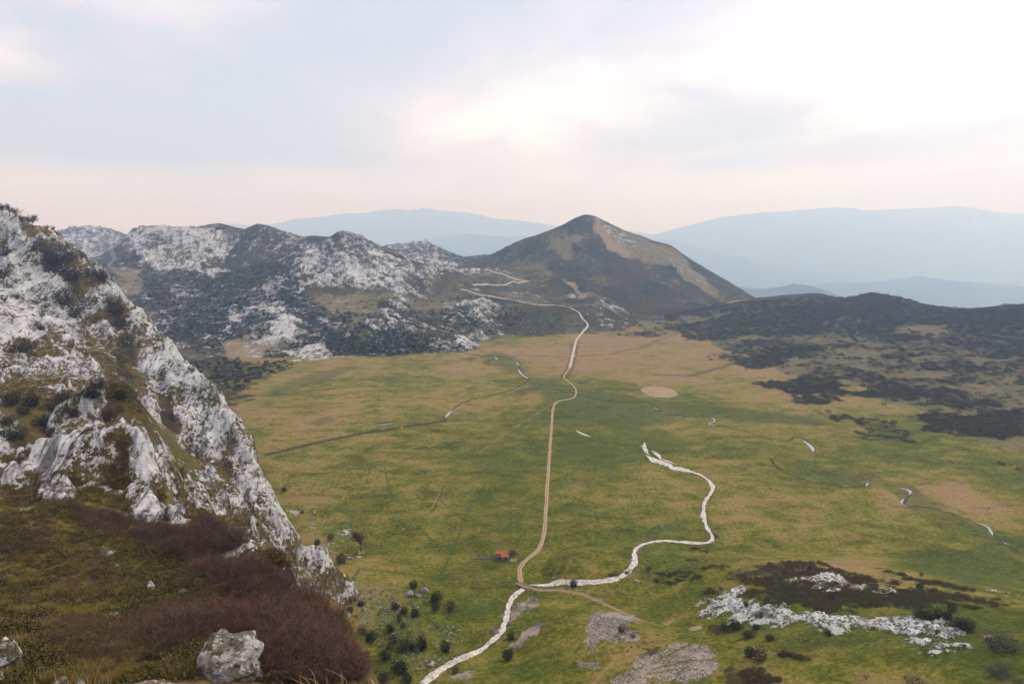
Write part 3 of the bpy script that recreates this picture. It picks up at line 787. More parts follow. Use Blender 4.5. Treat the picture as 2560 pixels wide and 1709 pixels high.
# ---------------------------------------------------------------- materials
class NT:
    def __init__(self, name):
        self.m = bpy.data.materials.new(name)
        self.m.use_nodes = True
        self.t = self.m.node_tree
        self.n, self.l = self.t.nodes, self.t.links
        self.b = self.n['Principled BSDF']
        self.b.inputs['Roughness'].default_value = 0.9
        self.b.inputs['Specular IOR Level'].default_value = 0.03

    def put(self, sock, v):
        if isinstance(v, (int, float)):
            sock.default_value = v
        elif isinstance(v, tuple):
            sock.default_value = (*v, 1) if len(v) == 3 and sock.type == 'RGBA' else v
        else:
            self.l.new(v, sock)

    def math(self, op, a, b=None, c=None, clamp=False):
        n = self.n.new('ShaderNodeMath')
        n.operation, n.use_clamp = op, clamp
        for i, v in enumerate((a, b, c)):
            if v is not None:
                self.put(n.inputs[i], v)
        return n.outputs[0]

    def add(self, *a):
        r = a[0]
        for x in a[1:]:
            r = self.math('ADD', r, x)
        return r

    def mul(self, a, b): return self.math('MULTIPLY', a, b)

    def step(self, x, lo, hi):
        n = self.n.new('ShaderNodeMapRange')
        n.interpolation_type = 'SMOOTHSTEP'
        self.put(n.inputs[0], x)
        n.inputs[1].default_value, n.inputs[2].default_value = lo, hi
        return n.outputs[0]

    def mix(self, f, a, b):
        n = self.n.new('ShaderNodeMix')
        n.data_type = 'RGBA'
        self.put(n.inputs[0], f); self.put(n.inputs[6], a); self.put(n.inputs[7], b)
        return n.outputs[2]

    def pos(self, scale=(1, 1, 1), rot=(0, 0, 0), obj=False):
        g = self.n.new('ShaderNodeTexCoord').outputs['Object'] if obj else self.n.new('ShaderNodeNewGeometry').outputs['Position']
        m = self.n.new('ShaderNodeMapping')
        m.inputs['Scale'].default_value = scale
        m.inputs['Rotation'].default_value = rot
        self.l.new(g, m.inputs[0])
        return m.outputs[0]

    def noise(self, vec, scale, detail=3, rough=0.55, dist=0.0):
        n = self.n.new('ShaderNodeTexNoise')
        n.inputs['Scale'].default_value = scale
        n.inputs['Detail'].default_value = detail
        n.inputs['Roughness'].default_value = rough
        n.inputs['Distortion'].default_value = dist
        self.l.new(vec, n.inputs['Vector'])
        return n.outputs['Fac']

    def voro(self, vec, scale, feature='F1', rand=1.0):
        n = self.n.new('ShaderNodeTexVoronoi')
        n.feature = feature
        n.inputs['Scale'].default_value = scale
        n.inputs['Randomness'].default_value = rand
        self.l.new(vec, n.inputs['Vector'])
        return n.outputs['Distance']

    def ramp(self, f, stops):
        r = self.n.new('ShaderNodeValToRGB')
        el = r.color_ramp.elements
        while len(el) < len(stops):
            el.new(0.5)
        for e, (p, c) in zip(el, stops):
            e.position, e.color = p, (*c, 1)
        self.put(r.inputs[0], f)
        return r.outputs[0]

    def attr(self, name):
        n = self.n.new('ShaderNodeAttribute')
        n.attribute_name = name
        s = self.n.new('ShaderNodeSeparateColor')
        self.l.new(n.outputs['Color'], s.inputs[0])
        return s.outputs[0], s.outputs[1], s.outputs[2], n.outputs['Alpha']

    def bump(self, h, strength=0.5, dist=1.0):
        n = self.n.new('ShaderNodeBump')
        n.inputs['Strength'].default_value = strength
        n.inputs['Distance'].default_value = dist
        self.l.new(h, n.inputs['Height'])
        self.l.new(n.outputs[0], self.b.inputs['Normal'])

    def done(self, col, rough=None):
        self.put(self.b.inputs['Base Color'], self.mix(0.17, col, (0.0, 0.0, 0.0)))
        if rough is not None:
            self.put(self.b.inputs['Roughness'], rough)
        return self.m

    def rnd(self):
        return self.n.new('ShaderNodeObjectInfo').outputs['Random']


def rock_colour(t, p, k=1.0):
    """pale weathered limestone with dark joints"""
    a = t.noise(p, 0.11, 7, 0.62)
    b = t.noise(p, 1.3, 5, 0.65)
    c = t.ramp(t.add(t.mul(a, 0.5), t.mul(b, 0.5)), [(0.28, (0.20 * k, 0.195 * k, 0.19 * k)), (0.40, (0.46 * k, 0.45 * k, 0.44 * k)), (0.50, (0.60 * k, 0.585 * k, 0.57 * k)), (0.64, (0.74 * k, 0.72 * k, 0.70 * k))])
    return c, b


def terrain_material():
    t = NT('terrain')
    rock, heath, dry, scree = t.attr('cover_a')
    dirt, wet, dark, gold = t.attr('cover_b')
    P = t.pos()
    nL = t.noise(P, 0.018, 4, 0.6)
    n1 = t.noise(P, 0.09, 6, 0.62)
    n2 = t.noise(P, 0.55, 5, 0.65)
    n3 = t.noise(P, 2.6, 3, 0.6)
    # turf
    g = t.add(dry, t.mul(t.math('SUBTRACT', n1, 0.5), 1.3), t.mul(t.math('SUBTRACT', n2, 0.5), 1.0), t.mul(t.math('SUBTRACT', n3, 0.5), 0.6))
    turf = t.ramp(g, [(0.05, (0.060, 0.084, 0.003)), (0.30, (0.112, 0.124, 0.005)), (0.50, (0.190, 0.168, 0.018)), (0.70, (0.285, 0.205, 0.060)), (0.98, (0.330, 0.200, 0.100))])
    lush = t.ramp(t.add(t.mul(n1, 0.6), t.mul(n2, 0.4)), [(0.35, (0.044, 0.068, 0.006)), (0.65, (0.100, 0.122, 0.014))])
    turf = t.mix(t.math('MULTIPLY', wet, t.step(t.add(n1, t.mul(wet, 0.45)), 0.40, 0.75), clamp=True), turf, lush)
    turf = t.mix(0.5, turf, t.mix(t.step(t.add(t.mul(n2, 0.5), t.mul(n3, 0.5)), 0.36, 0.64), t.mix(0.62, turf, (0, 0, 0)), t.mix(0.10, turf, (1.0, 0.85, 0.45))))
    turf = t.mix(t.math('MULTIPLY', t.step(t.noise(t.pos((0.6, 1.0, 1.0)), 0.06, 6, 0.66), 0.50, 0.36), 0.45), turf, t.mix(0.55, turf, (0.0, 0.0, 0.0)))
    # rank gold-brown hill grass
    rank = t.ramp(t.add(t.mul(n1, 0.35), t.mul(n2, 0.40), t.mul(n3, 0.25)), [(0.36, (0.035, 0.032, 0.012)), (0.45, (0.105, 0.078, 0.026)), (0.53, (0.185, 0.128, 0.046)), (0.64, (0.270, 0.190, 0.072))])
    rank = t.mix(t.math('MULTIPLY', wet, t.step(n1, 0.35, 0.6), clamp=True), rank, lush)
    moor = t.ramp(t.add(t.mul(n2, 0.6), t.mul(n3, 0.4)), [(0.36, (0.035, 0.022, 0.016)), (0.52, (0.085, 0.048, 0.036)), (0.66, (0.140, 0.085, 0.052))])
    rank = t.mix(t.step(t.add(gold, t.mul(t.math('SUBTRACT', n1, 0.5), 2.0)), 0.62, 0.40), rank, moor)
    upl = t.ramp(t.add(t.mul(n1, 0.5), t.mul(n2, 0.5), t.mul(t.math('SUBTRACT', dry, 0.5), 0.35)), [(0.34, (0.070, 0.070, 0.042)), (0.48, (0.140, 0.122, 0.062)), (0.60, (0.245, 0.190, 0.105)), (0.72, (0.310, 0.215, 0.130))])
    turf = t.mix(t.math('MULTIPLY', t.step(t.mul(gold, -1.0), 0.1, 0.5), 0.85), turf, upl)
    col = t.mix(t.step(gold, 0.04, 0.22), turf, rank)
    # dark boggy margins and bare earth
    col = t.mix(t.math('MULTIPLY', dark, t.step(t.add(n2, dark), 0.55, 1.1), clamp=True), col, t.mix(n2, (0.040, 0.032, 0.020), (0.085, 0.060, 0.040)))
    earth = t.ramp(t.add(t.mul(n2, 0.5), t.mul(n1, 0.5)), [(0.35, (0.26, 0.17, 0.10)), (0.65, (0.48, 0.34, 0.22))])
    col = t.mix(t.step(t.add(dirt, t.mul(t.math('SUBTRACT', n2, 0.5), 0.5)), 0.28, 0.62), col, earth)
    # heath
    hm = t.step(t.add(heath, t.mul(t.math('SUBTRACT', n1, 0.5), 2.2), t.mul(t.math('SUBTRACT', n2, 0.5), 2.2)), 0.38, 0.66)
    hcol = t.mix(t.step(t.add(nL, t.mul(n1, 0.25)), 0.50, 0.74), t.mix(n2, (0.013, 0.018, 0.010), (0.040, 0.046, 0.021)), t.mix(n2, (0.036, 0.027, 0.014), (0.092, 0.068, 0.032)))
    col = t.mix(hm, col, hcol)
    # stones
    rp = t.pos((1, 1, 0.55), (0, 0, R(35)))
    rcol, rb = rock_colour(t, rp)
    crack = t.step(t.noise(rp, 0.28, 6, 0.7, 0.6), 0.33, 0.44)
    crack2 = t.step(t.noise(t.pos((1.0, 0.30, 0.30), (0.25, 0, R(40))), 0.9, 5, 0.68), 0.34, 0.46)
    crack3 = t.step(t.noise(t.pos((1.0, 0.26, 0.26), (0.2, 0, R(38))), 0.20, 5, 0.66, 0.9), 0.39, 0.46)
    rcol = t.mix(t.mul(t.math('SUBTRACT', 1.0, t.mul(crack3, t.add(0.35, t.mul(t.mul(crack, crack2), 0.65)))), 0.78), rcol, (0.050, 0.044, 0.038))
    rcol = t.mix(t.mul(t.step(nL, 0.48, 0.66), t.mul(t.step(n2, 0.5, 0.7), 0.5)), rcol, (0.24, 0.17, 0.09))
    rm = t.step(t.add(rock, t.mul(t.math('SUBTRACT', n1, 0.5), 2.1), t.mul(t.math('SUBTRACT', n2, 0.5), 2.2), t.mul(t.math('SUBTRACT', n3, 0.5), 0.9)), 0.45, 0.57)
    col = t.mix(rm, col, rcol)
    # scree
    v = t.voro(P, 2.2, 'F1')
    sc = t.ramp(t.add(t.mul(v, 0.55), t.mul(n3, 0.6), t.mul(n1, 0.15)), [(0.42, (0.54, 0.47, 0.39)), (0.56, (0.29, 0.25, 0.205)), (0.70, (0.075, 0.062, 0.050))])
    sc = t.mix(t.step(n1, 0.46, 0.60), sc, t.mix(n3, (0.24, 0.185, 0.15), (0.48, 0.39, 0.33)))
    sm = t.step(t.add(scree, t.mul(t.math('SUBTRACT', n2, 0.5), 1.2)), 0.42, 0.60)
    col = t.mix(sm, col, sc)
    h = t.add(t.mul(n2, 0.5), t.mul(n3, 0.2), t.mul(rm, t.add(t.mul(crack2, 0.5), t.mul(crack, 0.25), t.mul(rb, 0.5))), t.mul(hm, 0.4))
    t.bump(h, 0.75, 0.9)
    return t.done(col)


M_TERRAIN = terrain_material()
CA = np.stack([F['rock'], F['heath'], F['dry'], F['scree']], -1).astype(np.float32)
CB = np.stack([F['dirt'], F['wet'], F['dark'], F['gold']], -1).astype(np.float32)


def mesh_np(name, co, quads, mat=None, smooth_=True):
    me = bpy.data.meshes.new(name)
    q = np.ascontiguousarray(quads, dtype=np.int32)
    k = q.shape[1]
    me.vertices.add(len(co))
    me.vertices.foreach_set('co', np.ascontiguousarray(co, dtype=np.float32).ravel())
    me.loops.add(q.size)
    me.loops.foreach_set('vertex_index', q.ravel())
    me.polygons.add(len(q))
    me.polygons.foreach_set('loop_start', (np.arange(len(q)) * k).astype(np.int32))
    if smooth_:
        me.polygons.foreach_set('use_smooth', np.ones(len(q), bool))
    me.update(calc_edges=True)
    if mat:
        me.materials.append(mat)
    return me


def link(name, me, parent=None):
    o = bpy.data.objects.new(name, me)
    COL.objects.link(o)
    if parent is not None:
        o.parent = parent
    return o


ALLCO = np.stack([GX, GY, GZ], -1).reshape(-1, 3)
idx = np.arange(NR * NA).reshape(NR, NA)
QUADS = np.stack([idx[:-1, :-1], idx[1:, :-1], idx[1:, 1:], idx[:-1, 1:]], -1).reshape(-1, 4)
QID = GID[:-1, :-1].ravel()
for nm, ids, lab in (
        ('valley_floor', ('valley',), 'wide flat green and straw coloured meadow on the valley floor'),
        ('near_hillside', ('near',), 'steep brown hillside with heath and a pale crag at lower left'),
        ('rock_tower', ('tower',), 'narrow pale rock tower rising behind the nearest crag'),
        ('rocky_spur', ('spur',), 'brown spur with pale cliffs running down to the meadow'),
        ('limestone_mountain', ('left',), 'tall pale limestone mountainside filling the left edge'),
        ('grassy_knoll', ('knoll',), 'grassy knoll with heath, scree and outcrops at lower right'),
        ('grey_mountain', ('m0',), 'rounded grey mountain behind the bend of the paved road'),
        ('limestone_range', ('m',), 'grey and dark range of rocky hills beyond the meadow on the left'),
        ('rocky_pass', ('m2',), 'low rocky rise and saddle left of the pointed peak'),
        ('pointed_peak', ('peak',), 'dark pointed peak with a pale brown right flank'),
        ('heather_hill', ('heath',), 'long low hill dark with heather on the right')):
    q = QUADS[np.isin(QID, [LID.get(n, 0) for n in ids])]
    used, inv = np.unique(q, return_inverse=True)
    me = mesh_np(nm, ALLCO[used], inv.reshape(-1, 4), M_TERRAIN)
    for an, arr in (('cover_a', CA), ('cover_b', CB)):
        a_ = me.attributes.new(an, 'FLOAT_COLOR', 'POINT')
        a_.data.foreach_set('color', arr.reshape(-1, 4)[used].ravel())
    tag(link(nm, me), lab, 'terrain', kind='structure')


# ---------------------------------------------------------------- far country, kilometres away
def far_material():
    t = NT('far_land')
    P = t.pos()
    n = t.noise(P, 0.0012, 6, 0.6)
    n2 = t.noise(P, 0.006, 4, 0.6)
    c = t.ramp(t.add(t.mul(n, 0.6), t.mul(n2, 0.4)), [(0.38, (0.035, 0.050, 0.030)), (0.5, (0.075, 0.085, 0.045)), (0.62, (0.15, 0.14, 0.09))])
    return t.done(c)


M_FAR = far_material()


def far_ridge(name, label, sky, Y, depth, floor_z, amp, seed):
    """a mountain chain whose crest passes through the given sight lines at distance Y"""
    U = np.array([p[0] for p in sky], float)
    V = np.array([p[1] for p in sky], float)
    us = np.linspace(U[0], U[-1], 420)
    vs = np.interp(us, U, V)
    X = np.array([at(u, v, Y)[0] for u, v in zip(us, vs)])
    Zc = np.array([at(u, v, Y)[2] for u, v in zip(us, vs)])
    rows = np.concatenate([np.linspace(-1, 0, 36), np.linspace(0, 0.4, 14)[1:]])
    XX = np.repeat(X[None], len(rows), 0)
    YY = Y + rows[:, None] * depth + 0 * XX
    prof = np.where(rows < 0, 1 - np.abs(rows) ** 1.15, 1 - 2.0 * rows)[:, None]
    ZZ = floor_z + (Zc[None] - floor_z) * prof
    Zc2 = Zc + 0.0035 * Y * fbm(X, X * 0, Y * 0.09, 6, seed + 50, 0.6)
    ZZ = ZZ + (Zc2 - Zc)[None] * prof
    rel = fbm(XX, YY, depth * 0.5, 6, seed, 0.55, ridged=True)
    ZZ = ZZ + amp * rel * (0.25 + 0.75 * np.minimum(1, np.abs(rows[:, None]) * 4)) * np.clip((ZZ - floor_z) / 150, 0, 1) - amp * 0.25
    n, k = XX.shape
    i = np.arange(n * k).reshape(n, k)
    q = np.stack([i[:-1, :-1], i[:-1, 1:], i[1:, 1:], i[1:, :-1]], -1).reshape(-1, 4)
    me = mesh_np(name, np.stack([XX, YY, ZZ], -1).reshape(-1, 3), q, M_FAR)
    return tag(link(name, me), label, 'mountains', kind='structure')


far_ridge('blue_ridge', 'small blue ridge end showing in the gap left of the pointed peak', [(1040, 640), (1080, 620), (1120, 628), (1150, 645), (1200, 665), (1260, 690)], 3800, 900, -400, 18, 201)
far_ridge('low_hill', 'low hazy blue hill just right of the foot of the pointed peak', [(1700, 760), (1800, 735), (1850, 716), (1905, 722), (1950, 715), (1985, 707), (2030, 714), (2080, 730), (2140, 760), (2250, 800)], 5800, 1300, -560, 30, 203)
far_ridge('low_ridge', 'long low hazy ridge beyond the heather hill', [(1850, 760), (1980, 725), (2050, 708), (2080, 704), (2150, 706), (2220, 700), (2300, 690), (2340, 697), (2400, 700), (2480, 708), (2560, 718), (2800, 740)], 9600, 2400, -600, 50, 205)
far_ridge('middle_mountains', 'faint blue mountains between the limestone range and the peak', [(900, 640), (1000, 605), (1060, 596), (1100, 590), (1150, 582), (1200, 586), (1260, 592), (1330, 588), (1420, 600), (1600, 592), (1680, 600), (1760, 620), (1900, 650), (2100, 690)], 15500, 4500, -600, 60, 207)
far_ridge('right_mountains', 'pale hazy mountain wall on the right horizon', [(1400, 640), (1560, 600), (1640, 580), (1700, 562), (1750, 553), (1800, 541), (1850, 534), (1900, 530), (1960, 525), (2000, 521), (2060, 517), (2120, 516), (2180, 523), (2260, 521), (2330, 518), (2395, 513), (2430, 518), (2455, 530), (2490, 526), (2560, 530), (2700, 535), (2900, 560)], 20000, 6000, -600, 190, 209)
far_ridge('left_mountains', 'palest mountain chain on the horizon above the limestone range', [(350, 600), (500, 566), (560, 560), (640, 562), (690, 556), (725, 551), (745, 544), (800, 541), (860, 534), (905, 531), (950, 524), (990, 520), (1020, 525), (1060, 516), (1100, 524), (1150, 526), (1200, 534), (1240, 545), (1320, 552), (1400, 560), (1560, 575), (1700, 590)], 23000, 6500, -600, 190, 211)

# lowland that carries the far hills, out to the horizon
az2 = np.radians(np.concatenate([np.arange(-180, -50, 6.0), np.arange(-50, 50, 0.5), np.arange(50, 181, 6.0)]))
r2 = np.geomspace(2600, 25800, 75)
R2, A2 = np.meshgrid(r2, az2, indexing='ij')
X2, Y2 = R2 * np.sin(A2), R2 * np.cos(A2)
Z2 = -620 + 45 * fbm(X2, Y2, 2500, 5, 221) - 12 + 0 * X2
edge = base(X2, Y2)
Z2 = np.where(R2 < 3700, np.minimum(edge - 6, Z2 + 600 * (1 - sstep(2600, 3700, R2))), Z2)
i = np.arange(Z2.size).reshape(Z2.shape)
low = mesh_np('lowland', np.stack([X2, Y2, Z2], -1).reshape(-1, 3), np.stack([i[:-1, :-1], i[1:, :-1], i[1:, 1:], i[:-1, 1:]], -1).reshape(-1, 4), M_FAR)
tag(link('lowland', low), 'hazy lowland far below behind the hills', 'lowland', kind='structure')


# the air
def box_mesh(name, x0, x1, y0, y1, z0, z1):
    v = [(x, y, z) for z in (z0, z1) for y in (y0, y1) for x in (x0, x1)]
    me = bpy.data.meshes.new(name)
    me.from_pydata(v, [], [(0, 2, 3, 1), (4, 5, 7, 6), (0, 1, 5, 4), (2, 6, 7, 3), (0, 4, 6, 2), (1, 3, 7, 5)])
    return me


hz = bpy.data.materials.new('haze_air')
hz.use_nodes = True
hz.node_tree.nodes.clear()
ho = hz.node_tree.nodes.new('ShaderNodeOutputMaterial')
hv = hz.node_tree.nodes.new('ShaderNodeVolumePrincipled')
hv.inputs['Color'].default_value = (0.40, 0.62, 1.0, 1)
hv.inputs['Absorption Color'].default_value = (1, 1, 1, 1)      # clear air: scatters, does not absorb
hv.inputs['Density'].default_value = 1.85e-4
hv.inputs['Anisotropy'].default_value = 0.5
hz.node_tree.links.new(hv.outputs[0], ho.inputs['Volume'])
hme = box_mesh('haze', -26000, 26000, -26000, 26000, -760, 1460)
hme.materials.append(hz)
tag(link('haze', hme), 'thin bluish haze filling the air over the valley', 'haze', kind='stuff')


# ---------------------------------------------------------------- tracks, gravel beds, brooks
def track_material(name, c0, c1, rut=0.0):
    t = NT(name)
    P = t.pos()
    n, m = t.noise(P, 0.5, 4, 0.6), t.noise(P, 3.0, 3, 0.6)
    c = t.mix(t.step(t.add(t.mul(n, 0.5), t.mul(m, 0.5)), 0.38, 0.62), c0, c1)
    if rut:
        e = t.n.new('ShaderNodeAttribute')
        e.attribute_name = 'across'
        mid = t.step(t.math('ABSOLUTE', e.outputs['Fac']), 0.30, 0.12)
        c = t.mix(t.mul(t.mul(mid, t.step(n, 0.40, 0.56)), rut), c, (0.16, 0.13, 0.05))
    t.bump(m, 0.4, 0.2)
    return t.done(c)


def resample(P, step):
    P = np.asarray(P, float)[:, :2]
    # smooth the measured polyline
    for _ in range(2):
        Q = [P[0]]
        for a, b in zip(P[:-1], P[1:]):
            Q += [a * 0.75 + b * 0.25, a * 0.25 + b * 0.75]
        Q.append(P[-1])
        P = np.array(Q)
    seg = np.hypot(*np.diff(P, axis=0).T)
    s = np.concatenate([[0], np.cumsum(seg)])
    n = max(int(s[-1] / step), 4)
    t = np.linspace(0, s[-1], n + 1)
    return np.stack([np.interp(t, s, P[:, 0]), np.interp(t, s, P[:, 1])], -1), t


def ribbon(name, label, pix, width, mat, step=1.5, wob=0.15, lift=0.06, seed=1, cat='track', taper=False, wfun=None):
    P, t = resample(hits(pix), step)
    T = np.gradient(P, axis=0)
    T /= np.maximum(np.hypot(T[:, 0], T[:, 1]), 1e-6)[:, None]
    N = np.stack([-T[:, 1], T[:, 0]], -1)
    w = np.full(len(P), width) if wfun is None else wfun(t / t[-1]) * width
    zero = np.zeros(len(t))
    wl_ = w * (1 + wob * 3 * (fbm(t, zero, width * 5, 4, seed, 0.6) + 0.25 * fbm(t, zero, width * 1.2, 3, seed + 3, 0.7))) * 0.5
    wr_ = w * (1 + wob * 3 * (fbm(t, zero + 50, width * 5, 4, seed + 9, 0.6) + 0.25 * fbm(t, zero + 50, width * 1.2, 3, seed + 13, 0.7))) * 0.5
    if taper:
        e = np.minimum(1, np.minimum(t, t[-1] - t) / (width * 3))
        wl_, wr_ = wl_ * e, wr_ * e
    fr = np.array([-1, -0.66, -0.33, 0, 0.33, 0.66, 1.0])
    co = []
    for f in fr:
        q = P + N * (np.where(f < 0, wl_, wr_) * f)[:, None]
        z = ground_z(q[:, 0], q[:, 1])
        far_ = 0.00045 * np.maximum(0, np.hypot(q[:, 0], q[:, 1]) - 200)
        co.append(np.stack([q[:, 0], q[:, 1], z + (lift + far_) * (1.0 if abs(f) < 0.9 else -0.3)], -1))
    co = np.stack(co, 1)
    n, k = co.shape[:2]
    i = np.arange(n * k).reshape(n, k)
    me = mesh_np(name, co.reshape(-1, 3), np.stack([i[:-1, :-1], i[1:, :-1], i[1:, 1:], i[:-1, 1:]], -1).reshape(-1, 4), mat)
    a = me.attributes.new('across', 'FLOAT', 'POINT')
    a.data.foreach_set('value', np.tile(fr, n).astype(np.float32))
    return tag(link(name, me), label, cat, kind='structure')


M_TRACK = track_material('packed_earth', (0.34, 0.23, 0.13), (0.52, 0.38, 0.25), 0.8)
M_BROWN = track_material('brown_earth', (0.24, 0.15, 0.09), (0.38, 0.26, 0.17), 0.35)
M_PALE = track_material('pale_road', (0.42, 0.33, 0.25), (0.60, 0.50, 0.40))
M_ROAD = track_material('tarmac', (0.13, 0.13, 0.135), (0.19, 0.19, 0.195))

ribbon('dirt_track', 'straight sandy two rut track across the meadow to the hut', [(1303, 1455), (1299, 1440), (1299, 1415), (1318, 1396), (1345, 1376), (1357, 1350), (1362, 1318), (1368, 1220), (1374, 1130), (1380, 1050), (1382, 1018), (1388, 1006), (1400, 1001), (1432, 996), (1441, 986), (1440, 972), (1428, 957), (1412, 948), (1408, 941), (1424, 920)], 2.1, M_TRACK, 1.2, 0.2, 0.07, 301)
ribbon('valley_road', 'pale gravel road leading from the meadow up to the pass', [(1424, 920), (1431, 890), (1436, 868), (1442, 845), (1455, 830), (1470, 818), (1469, 809), (1456, 801), (1452, 788), (1440, 778), (1410, 771), (1370, 769), (1320, 765), (1280, 758), (1235, 749), (1207, 746), (1190, 736), (1170, 729), (1153, 724)], 4.2, M_PALE, 5.0, 0.05, 0.35, 303)
ribbon('pass_road', 'upper pale road with a hairpin below the rocky pass', [(1212, 677), (1250, 686), (1282, 697), (1310, 702), (1323, 704), (1312, 707), (1268, 709), (1222, 714), (1182, 718)], 5.0, M_PALE, 6.0, 0.05, 0.6, 305)
ribbon('brown_track', 'brown earth track curving over the knoll from the stream crossing', [(1312, 1463), (1345, 1475), (1400, 1473), (1450, 1481), (1500, 1500), (1550, 1526), (1590, 1546), (1632, 1558)], 1.9, M_BROWN, 1.0, 0.2, 0.07, 307, taper=True)
ribbon('rutted_path', 'short reddish rutted path between the scree patches', [(1545, 1640), (1520, 1665), (1498, 1690), (1484, 1709), (1470, 1730)], 0.9, M_BROWN, 0.8, 0.3, 0.06, 309, taper=True)
ribbon('paved_road', 'grey paved road bending between the far left mountains', [(286, 618), (276, 632), (284, 645), (288, 655), (272, 665), (270, 676), (290, 682), (316, 686)], 8.0, M_ROAD, 6.0, 0.03, 0.9, 311)


def gravel_material():
    t = NT('river_gravel')
    P = t.pos()
    v = t.voro(P, 3.0, 'F1')
    n = t.noise(P, 0.7, 5, 0.65)
    n2 = t.noise(P, 0.35, 3, 0.6)
    c = t.ramp(t.add(t.mul(v, 0.45), t.mul(n, 0.5), t.mul(n2, 0.35)), [(0.48, (0.84, 0.79, 0.72)), (0.62, (0.70, 0.65, 0.58)), (0.80, (0.30, 0.26, 0.21))])
    t.bump(v, 0.8, 0.15)
    return t.done(c)


M_GRAVEL = gravel_material()
ribbon('gravel_bed', 'white gravel bed of the dry stream winding through the meadow', [(1322, 1461), (1400, 1455), (1480, 1455), (1540, 1448), (1568, 1436), (1584, 1416), (1588, 1396), (1582, 1376), (1600, 1360), (1640, 1350), (1700, 1355), (1760, 1357), (1783, 1350), (1780, 1337), (1766, 1320), (1758, 1290), (1757, 1262), (1770, 1240), (1785, 1221), (1776, 1204), (1760, 1190), (1720, 1176), (1680, 1168), (1655, 1158), (1630, 1146), (1612, 1136)], 2.7, M_GRAVEL, 0.45, 0.55, 0.06, 321, 'stream bed', taper=True,
       wfun=lambda s: 1.0 - 0.15 * s + 2.2 * sstep(0.80, 0.90, s) * sstep(1.0, 0.93, s))
ribbon('lower_gravel_bed', 'white gravel stream bed below the crossing running out at the bottom', [(1312, 1468), (1296, 1480), (1280, 1496), (1266, 1520), (1267, 1550), (1250, 1582), (1230, 1606), (1200, 1626), (1150, 1646), (1100, 1671), (1062, 1700), (1040, 1725)], 2.7, M_GRAVEL, 0.4, 0.5, 0.06, 323, 'stream bed', wfun=lambda s: 0.85 + 0.35 * s)
for k, pl, w in ((0, [(1440, 1075), (1455, 1084), (1478, 1092)], 2.6), (1, [(1612, 1105), (1610, 1118), (1616, 1130), (1625, 1138)], 3.0), (2, [(1628, 1125), (1645, 1135), (1652, 1150)], 3.2), (3, [(1600, 1116), (1612, 1114)], 1.8), (4, [(1650, 1145), (1668, 1152), (1690, 1160)], 2.4), (5, [(1585, 1448), (1602, 1454)], 1.3)):
    ribbon('gravel_patch', ('pale gravel sliver alone upstream of the braided bed', 'topmost gravel braid above the white stream bed', 'middle gravel braid beside the white stream bed', 'tiny gravel fleck left of the topmost braid', 'gravel side arm right of the wide white bed', 'small gravel sliver beside the lower bend of the white bed')[k], pl, w, M_GRAVEL, 0.6, 0.5, 0.07, 330 + k, 'gravel', taper=True)


def water_material():
    t = NT('brook_water')
    t.b.inputs['Roughness'].default_value = 0.10
    t.b.inputs['Specular IOR Level'].default_value = 0.7
    t.bump(t.noise(t.pos(), 3.0, 2, 0.5), 0.05, 0.05)
    return t.done((0.30, 0.33, 0.35))


M_WATER = water_material()
M_BANK = track_material('dark_bank', (0.030, 0.036, 0.016), (0.085, 0.085, 0.032))
brooks = (
    ('left brook running through green ground towards the sandy track', [(1110, 1050), (1116, 1040), (1132, 1020), (1170, 1000), (1230, 988), (1290, 972), (1318, 952), (1326, 946), (1305, 933), (1296, 918), (1302, 906), (1288, 902), (1262, 893), (1240, 890), (1180, 888)], 1.6),
    ('meandering brook across the middle of the meadow right of the track', [(1385, 972), (1450, 987), (1500, 1000), (1560, 1006), (1612, 1002), (1638, 1010), (1634, 1022), (1660, 1032), (1700, 1042), (1760, 1043), (1784, 1042), (1790, 1055), (1772, 1060), (1800, 1065), (1850, 1075), (1900, 1090), (1940, 1102), (1976, 1104), (1980, 1092), (2010, 1093), (2030, 1115), (2036, 1131)], 1.5),
    ('brook curving round the green oxbow on the right', [(1935, 1140), (1926, 1150), (1945, 1172), (1985, 1190), (2040, 1206), (2110, 1217), (2162, 1216), (2167, 1204)], 1.4),
    ('brook leaving the meadow at the right edge', [(2244, 1220), (2272, 1224), (2279, 1235), (2264, 1250), (2256, 1260), (2310, 1267), (2360, 1276), (2420, 1298), (2468, 1316), (2480, 1331), (2500, 1351), (2550, 1381), (2580, 1396)], 1.3))
for k, (lab, pl, w) in enumerate(brooks):
    ribbon('brook_bank', 'dark peaty bank of the ' + lab[:60].split(' running')[0].split(' across')[0].split(' curving')[0].split(' leaving')[0] + (' left of the track', ' mid meadow', ' round the oxbow', ' at the right edge')[k], pl, w * 1.15, M_BANK, 1.0, 0.8, 0.05, 341 + k, 'stream bank')
